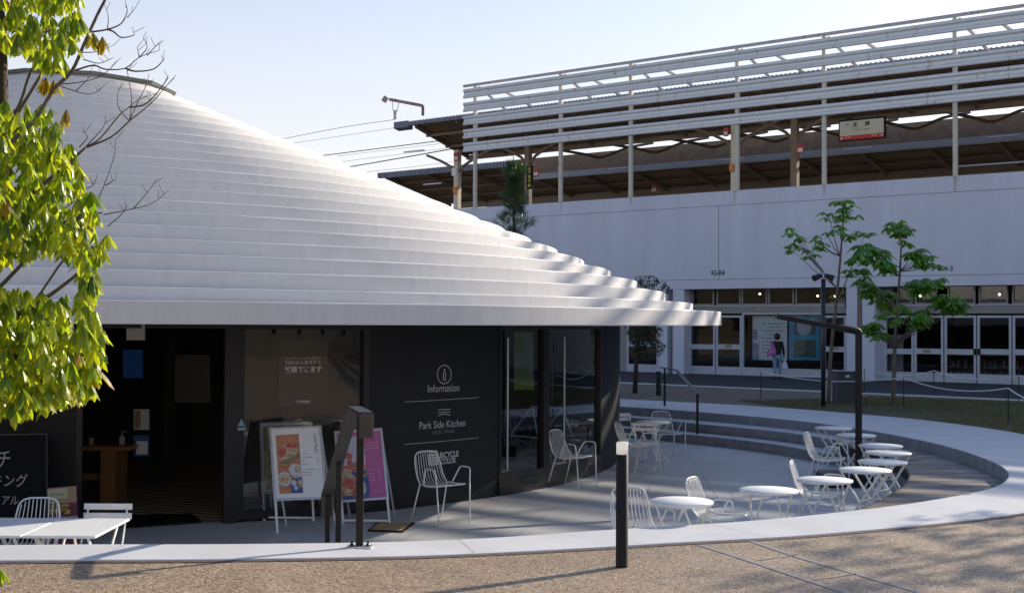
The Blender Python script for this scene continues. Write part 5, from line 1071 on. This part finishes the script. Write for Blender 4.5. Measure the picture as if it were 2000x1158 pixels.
for L_ in tw:
    P_ = cat3(px([(a / 2.574, b_ / 2.574) for a, b_ in L_], 5.75 + random.uniform(-.1, .1), random.uniform(-.05, .05)), 3); big = len(L_) > 4
    mb.tube(P_, list(np.linspace(.005 if big else .0028, .0013, len(P_))), 5)
    for _ in range(2): 
        p = random.choice(P_[len(P_) // 2:]); mb.tube([p, p + Vector((random.uniform(-.03, .05), 0, random.uniform(.02, .05)))], .0012, 4)
mb.build('bare_twigs', MAT['twig'], FT, True)
# small young trees on the lawn
def young(base_uv, trunk, tips, label, Y0, seed):
    random.seed(seed); p0 = G(*base_uv, ZP); Y = p0.y
    t = empty('young_tree', p0, label, 'tree', 'young chestnut trees on the lawn')
    mb = MB(); P_ = [p0 - Vector((0, 0, .03))] + [AD(u, v, Y) for u, v in trunk]; P_ = cat3(P_, 3); mb.tube(P_, list(np.linspace(.055, .014, len(P_))), 8); mb.build('trunk', MAT['bark'], t, True)
    mb = MB(); ml = MB()
    for (a, b_), tips_ in tips:
        a3 = AD(*a, Y); dy = random.uniform(-1.0, 1.0)
        for (u, v, sz) in tips_:
            e = AD(u, v, Y + dy + random.uniform(-.25, .25)); m_ = a3.lerp(e, .5) + Vector((0, 0, -.05)); mb.tube(cat3([a3, m_, e], 3), list(np.linspace(.014, .005, 7)), 5)
            for _ in range(5 if sz > .25 else 3):
                whorl(ml, e + Vector((random.uniform(-.16, .16), random.uniform(-.2, .2), random.uniform(-.10, .08))), sz * 1.05, random.choice((5, 6, 7)), 1.0, .0, .36)
    mb.build('branches', MAT['bark'], t, True); ml.build('crown', MAT['leaf_young'], t)
B = 0
young((1618, 788), [(1622, 700), (1630, 620), (1638, 540), (1644, 470), (1649, 400)],
      [(((1644, 470), 0), [(1640, 440, .22), (1655, 455, .2), (1662, 460, .2), (1636, 430, .2)]), (((1649, 400), 0), [(1645, 395, .24), (1655, 408, .22), (1638, 407, .2), (1664, 420, .18), (1650, 388, .2), (1648, 420, .2)]), (((1640, 500), 0), [(1618, 418, .22), (1612, 450, .2), (1604, 478, .2), (1600, 472, .2)]),
       (((1632, 560), 0), [(1555, 470, .22), (1548, 450, .24), (1565, 480, .22), (1582, 500, .22), (1562, 462, .22), (1545, 485, .18)]), (((1635, 590), 0), [(1690, 455, .22), (1680, 480, .26), (1670, 500, .26), (1660, 530, .22), (1632, 575, .12)])],
      'taller slender young tree behind the spotlight pole with sparse leaf tufts', 30, 3)
young((1744, 791), [(1746, 730), (1748, 670), (1752, 610), (1757, 540), (1760, 480), (1758, 450)],
      [(((1758, 450), 0), [(1748, 440, .26), (1763, 445, .24), (1772, 452, .22), (1757, 436, .22), (1744, 455, .24), (1768, 468, .22)]), (((1757, 530), 0), [(1785, 490, .28), (1800, 492, .28), (1810, 505, .26), (1820, 515, .22), (1792, 510, .24)]), (((1757, 540), 0), [(1730, 510, .3), (1700, 480, .32), (1685, 490, .3), (1720, 490, .3), (1740, 520, .3), (1705, 505, .3)]),
       (((1753, 600), 0), [(1690, 545, .3), (1710, 560, .3), (1680, 530, .26), (1735, 570, .3), (1720, 585, .26), (1700, 570, .26), (1742, 600, .24)]), (((1756, 560), 0), [(1785, 545, .3), (1800, 550, .3), (1815, 555, .3), (1825, 548, .26), (1795, 570, .26)]),
       (((1750, 670), 0), [(1850, 580, .3), (1865, 585, .3), (1872, 600, .28), (1840, 595, .3), (1830, 575, .28), (1815, 600, .24), (1880, 580, .2)]), (((1749, 680), 0), [(1712, 635, .28), (1720, 650, .26), (1700, 640, .26), (1790, 625, .26), (1800, 618, .26), (1810, 610, .26)]), (((1755, 620), 0), [(1765, 600, .24), (1745, 625, .24), (1725, 610, .22)])],
      'leafier young tree in front of the glazed station doors', 28.5, 5)
# dark evergreen between cafe and station
random.seed(11)
ev = empty('evergreen_tree', G(1240, 768, ZP), 'small dark evergreen tree with a thin trunk beside the cafe wall end', 'tree'); Ye = ev.location.y
mb = MB(); mb.tube([ev.location, AD(1243, 700, Ye), AD(1248, 650, Ye), AD(1255, 590, Ye)], [.07, .055, .05, .03], 8); mb.build('trunk', MAT['bark_dark'], ev, True)
ml = MB(); mb = MB()
for (u, v, ru, rv, N) in ((1268, 560, 38, 24, 60), (1265, 665, 34, 34, 90), (1250, 620, 30, 40, 50)):
    for _ in range(N):
        a = random.uniform(0, 6.28); r_ = random.random() ** .5; p = AD(u + ru * r_ * math.cos(a), v + rv * r_ * math.sin(a), Ye + random.uniform(-.5, .5))
        for k in range(8): a = random.uniform(0, 6.28); leaf(ml, p, Vector((math.cos(a), math.sin(a), random.uniform(-.6, .6))), .17, .035, .7, .2)
        if random.random() < .3: mb.tube([AD(1250, 640, Ye), p], [.015, .004], 4)
ml.build('crown', MAT['leaf_dark'], ev); mb.build('branches', MAT['bark_dark'], ev)
# conifer behind the roof
cn = empty('conifer', (AD(1005, 460, 34).x, 34, ZP), 'dark slender conifer rising behind the white roof', 'tree')
mb = MB(); Yc = 34; mb.tube([(cn.location.x, 34, ZP), AD(1004, 330, Yc), AD(1003, 305, Yc)], [.09, .02, .008], 8); mb.build('trunk', MAT['bark_dark'], cn, True)
ml = MB()
for _ in range(520):
    t = random.random(); v = 322 + 175 * t; wv_ = (14 + 34 * t ** .8) * (.75 + .35 * math.sin(t * 22)); a = random.uniform(0, 6.28); r_ = random.random() ** .6
    c_ = AD(1005, v, Yc); R_ = wv_ / 2400 * Yc * r_; p = c_ + Vector((math.cos(a) * R_, math.sin(a) * R_, 0)); out = Vector((math.cos(a), math.sin(a), .8 - t * .6))
    for k in range(16):
        d = (out + Vector((random.uniform(-.8, .8), random.uniform(-.8, .8), random.uniform(-.5, .6)))).normalized() * random.uniform(.12, .24); s_ = Vector((random.uniform(-1, 1), random.uniform(-1, 1), 0)).normalized() * .008
        q0 = p + Vector((random.uniform(-.06, .06), random.uniform(-.06, .06), random.uniform(-.06, .06))); ml.face([q0 - s_, q0 + s_, q0 + d])
ml.build('crown', MAT['needle'], cn)
# far treetop behind the canopy
ftp = empty('distant_tree', (AD(861, 330, 95).x, 95, ZP), 'tiny treetop showing above the far canopy', 'tree'); ml = MB()
for _ in range(260):
    p = AD(861 + random.gauss(0, 5), 331 + abs(random.gauss(0, 5)), 95 + random.uniform(-.5, .5)); a = random.uniform(0, 6.28); leaf(ml, p, Vector((math.cos(a), math.sin(a), .2)), .22, .12, .5)
ml.build('crown', MAT['leaf_young'], ftp); mb = MB(); mb.tube([ftp.location, AD(861, 328, 95)], [.25, .05], 8); mb.build('trunk', MAT['bark_dark'], ftp)
# trees outside the frame on the right whose shade dapples the gravel
random.seed(21)
def shade_tree(x, y, h, label):
    t = empty('plaza_tree', (x, y, ZP), label, 'tree'); mb = MB(); mb.tube([(x, y, ZP), (x + .1, y, h * .6), (x, y + .1, h)], [.09, .06, .02], 8); mb.build('trunk', MAT['bark'], t, True)
    ml = MB()
    for _ in range(150):
        a = random.uniform(0, 6.28); r_ = 1.35 * random.random() ** .6; p = Vector((x + r_ * math.cos(a), y + r_ * math.sin(a), h * .66 + random.random() * h * .34)); whorl(ml, p, .24, 5, 1.0)
    ml.build('crown', MAT['leaf_young'], t)
shade_tree(13.6, 18.3, 7.1, 'plaza tree standing off to the right whose shade falls on the gravel')
# ------------------------------------------------------------------ reflected town behind the viewer
def block(name, x, y, rz, sx, sy, h, mat, label, rows, cols, hw=.8, hh=1.3):
    b_ = empty(name, (x, y, ZP), label, 'building', None, rz); mb = MB(); mb.lohi((-sx / 2, -sy / 2, 0), (sx / 2, sy / 2, h)); mb.build('wall', mat, b_, world=False)
    mb = MB()
    for r_ in range(rows):
        for c_ in range(cols):
            xx = -sx / 2 + (c_ + .5) * sx / cols; zz = 1.2 + r_ * (h - 1) / rows; mb.lohi((xx - hw, sy / 2 + .002, zz), (xx + hw, sy / 2 + .05, zz + hh))
    mb.build('windows', MAT['black'], b_, world=False)
tan = M('tan_render', (.50, .42, .30), .8, var=.08, scale=1)
block('apartment_block', 40, -22, R(38), 34, 12, 9, tan, 'low tan apartment block reflected in the cafe window', 1, 7, .35, 6.5)
block('apartment_block', -2, -42, R(-2), 40, 12, 11, tan, 'tan apartment block behind the viewer reflected in station glass', 3, 9)
block('apartment_block', -82, 10, R(-75), 60, 12, 15, M('dark_brick', (.09, .075, .06), .8, var=.3, scale=1), 'unseen dark brick block added far to the left to darken the station glazing', 3, 12)  # added out of view so the station panes reflect something dark
block('apartment_block', -40, -20, R(-50), 34, 12, 8, M('grey_render', (.35, .34, .33), .8), 'grey block left behind the viewer', 2, 8)
# ------------------------------------------------------------------ person
def skinned(name, pts, edges, rad, mat, parent, sub=1):
    me = bpy.data.meshes.new(name); me.from_pydata(pts, edges, []); o = bpy.data.objects.new(name, me); col.objects.link(o)
    sk = o.modifiers.new('skin', 'SKIN'); sk.use_smooth_shade = True
    for i, r_ in enumerate(rad): me.skin_vertices[0].data[i].radius = (r_ if isinstance(r_, tuple) else (r_, r_)); 
    me.skin_vertices[0].data[0].use_root = True
    ss = o.modifiers.new('s', 'SUBSURF'); ss.levels = sub; ss.render_levels = sub
    dg = bpy.context.evaluated_depsgraph_get(); m2 = bpy.data.meshes.new_from_object(o.evaluated_get(dg)); bpy.data.objects.remove(o)
    m2.materials.clear(); m2.materials.append(mat); o = bpy.data.objects.new(name, m2); col.objects.link(o); o.parent = parent
    for p in m2.polygons: p.use_smooth = True
    return o
pp = G(1518, 740, ZP); H = 1.53
man = empty('person', pp, 'person seen from behind in a black top and pale jeans carrying two bags', 'person')
skin = flat('skin', (.45, .28, .20)); 
def body_pts(g=0):
    return [(0, 0, .80), (0, .0, .98), (0, .01, 1.15), (0, .02, 1.26), (0, .03, 1.33), (0, .045, 1.40), (0, .05, 1.46),  # spine,head 0-6
            (.085, 0, .76), (.09, .04, .42), (.09, .0, .09), (.09, .09, .03), (-.085, 0, .76), (-.08, -.05, .42), (-.075, -.12, .10), (-.075, -.05, .03),
            (.155, .01, 1.235), (.20, -.01, 1.0), (.225, .03, .80), (.228, .04, .72), (-.155, .01, 1.235), (-.20, -.03, 1.0), (-.17, .10, .88), (-.15, .16, .86)]
ED = [(0, 1), (1, 2), (2, 3), (3, 4), (4, 5), (5, 6), (0, 7), (7, 8), (8, 9), (9, 10), (0, 11), (11, 12), (12, 13), (13, 14), (3, 15), (15, 16), (16, 17), (17, 18), (3, 19), (19, 20), (20, 21), (21, 22)]
RB = [(.13, .09), (.11, .08), (.13, .09), (.10, .07), .045, .075, .07, .07, .05, .035, .03, .07, .05, .035, .03, .045, .035, .028, .03, .045, .035, .028, .03]
skinned('body', body_pts(), ED, RB, skin, man, 1)
fm = MB()
for sx, fx in ((1, .228), (-1, -.15)):
    for k in range(5):
        y0 = (.04 if sx > 0 else .16) + (k - 2) * .014; z0 = .70 if sx > 0 else .85; fm.tube([(fx, y0, z0), (fx - sx * .008, y0, z0 - .03), (fx - sx * .02, y0, z0 - (.05 if k != 0 else .03))], .007, 5)
P = body_pts()
top_ = skinned('top', [P[1], P[2], P[3], P[0], P[15], P[16], P[17], P[19], P[20], P[21], (0, .03, 1.31)], [(0, 1), (1, 2), (0, 3), (2, 4), (4, 5), (5, 6), (2, 7), (7, 8), (8, 9), (2, 10)], [(.15, .11), (.155, .11), (.13, .095), (.155, .115), .062, .050, .042, .062, .050, .042, .055], M('black_knit', (.012, .012, .014), .8), man)
skinned('jeans', [P[0], P[7], P[8], (.09, .0, .13), P[11], P[12], (-.077, -.11, .14)], [(0, 1), (1, 2), (2, 3), (0, 4), (4, 5), (5, 6)], [(.14, .10), .088, .068, .055, .088, .068, .055], M('pale_denim', (.22, .31, .42), .8, var=.15, scale=20), man)
mb = MB(); c = Vector((0, .05, 1.46)); k_ = 12
vs = []; fs = []
for i in range(9):
    th = math.pi * i / 8
    for j in range(14): a = 2 * math.pi * j / 14; vs.append(c + Vector((.105 * math.sin(th) * math.cos(a), .115 * math.sin(th) * math.sin(a) - .01, .115 * math.cos(th) - (.015 if th > 2 else 0))))
for i in range(8):
    for j in range(14): fs.append((i * 14 + j, i * 14 + (j + 1) % 14, (i + 1) * 14 + (j + 1) % 14, (i + 1) * 14 + j))
mb.quads(vs, fs); mb.build('hair', M('black_hair', (.012, .010, .010), .6, bump=.6, bscale=60), man, True, False)
fm.build('hands', skin, man, True, False)
mb = MB()
for x, y in ((.09, .05), (-.076, -.08)): mb.box((x, y, .035), (.085, .23, .06))
mb.build('shoes', MAT['black'], man, False, False, bevel=.015)
# bags
bg1 = empty('shoulder_bag', pp, 'pink and purple patterned shoulder bag on the left of the person', 'bag')
mb = MB(); mb.prism([(0, 0)] * 0 or [(-.30, -.10), (-.06, -.14), (-.02, -.02), (-.26, .02)], .82, .84)
mb = MB(); prof_b = [(-.33, .80, .03), (-.34, .86, .05), (-.28, .98, .06), (-.22, 1.10, .045), (-.19, 1.19, .02)]
A = []
for t in np.linspace(0, 1, 9):
    z_ = .80 + .40 * t; wl = .16 * (1 - t) ** .7 + .02; cx_ = -.20 + .05 * t; th = .07 * (1 - t) + .015
    for j in range(12): a = 2 * math.pi * j / 12; A.append((cx_ + wl * math.cos(a), -.11 + th * math.sin(a) + .03 * t, z_ + (.02 * math.cos(a) if t < .3 else 0)))
mb.quads(A, [(i * 12 + j, i * 12 + (j + 1) % 12, (i + 1) * 12 + (j + 1) % 12, (i + 1) * 12 + j) for i in range(8) for j in range(12)] + [tuple(range(12))[::-1]])
mb.build('bag_body', M('pink_pattern', (.60, .22, .42), .7, c2=(.10, .03, .14), scale=22, thr=(.46, .54)), bg1, True, False)
mb = MB(); mb.tube(cat3([(-.19, -.09, 1.14), (-.15, -.04, 1.27), (-.12, .04, 1.29), (-.15, .10, 1.15), (-.2, .04, .98)]), .014, 5); mb.build('strap', M('pink_strap', (.5, .2, .36), .7), bg1, True, False)
bg2 = empty('plastic_bag', pp, 'white plastic carrier bag held in the right hand', 'bag'); A = []
mb = MB()
for t in np.linspace(0, 1, 8):
    z_ = .33 + .35 * t; wl = .12 * (1 - t ** 1.6) + .012; th = .06 * (1 - t) + .01
    for j in range(12): a = 2 * math.pi * j / 12; A.append((.245 + wl * math.cos(a) + .008 * math.sin(5 * a + 3 * t), .04 + th * math.sin(a), z_))
mb.quads(A, [(i * 12 + j, i * 12 + (j + 1) % 12, (i + 1) * 12 + (j + 1) % 12, (i + 1) * 12 + j) for i in range(7) for j in range(12)] + [tuple(range(12))[::-1]])
mb.build('bag_body', M('white_plastic', (.55, .60, .66), .4), bg2, True, False)
mb = MB(); mb.tube([(.245, .04, .66), (.238, .04, .72)], .012, 5); mb.build('handle', M('white_plastic_handle', (.55, .60, .66), .4), bg2, True, False)
for o_ in (man, bg1, bg2): o_.rotation_euler.z = R(-8)
# fallen leaf on the rim
mb = MB(); p = G(1884, 963, ZR + .015); leaf(mb, p, Vector((1, .3, .2)), .09, .05, .3); leaf(mb, p, Vector((-.6, .5, .3)), .06, .04, .3); tag(mb.build('fallen_leaf', M('dry_leaf', (.42, .34, .26), .8)), 'pale dry leaf lying on the front right rim', 'leaf')
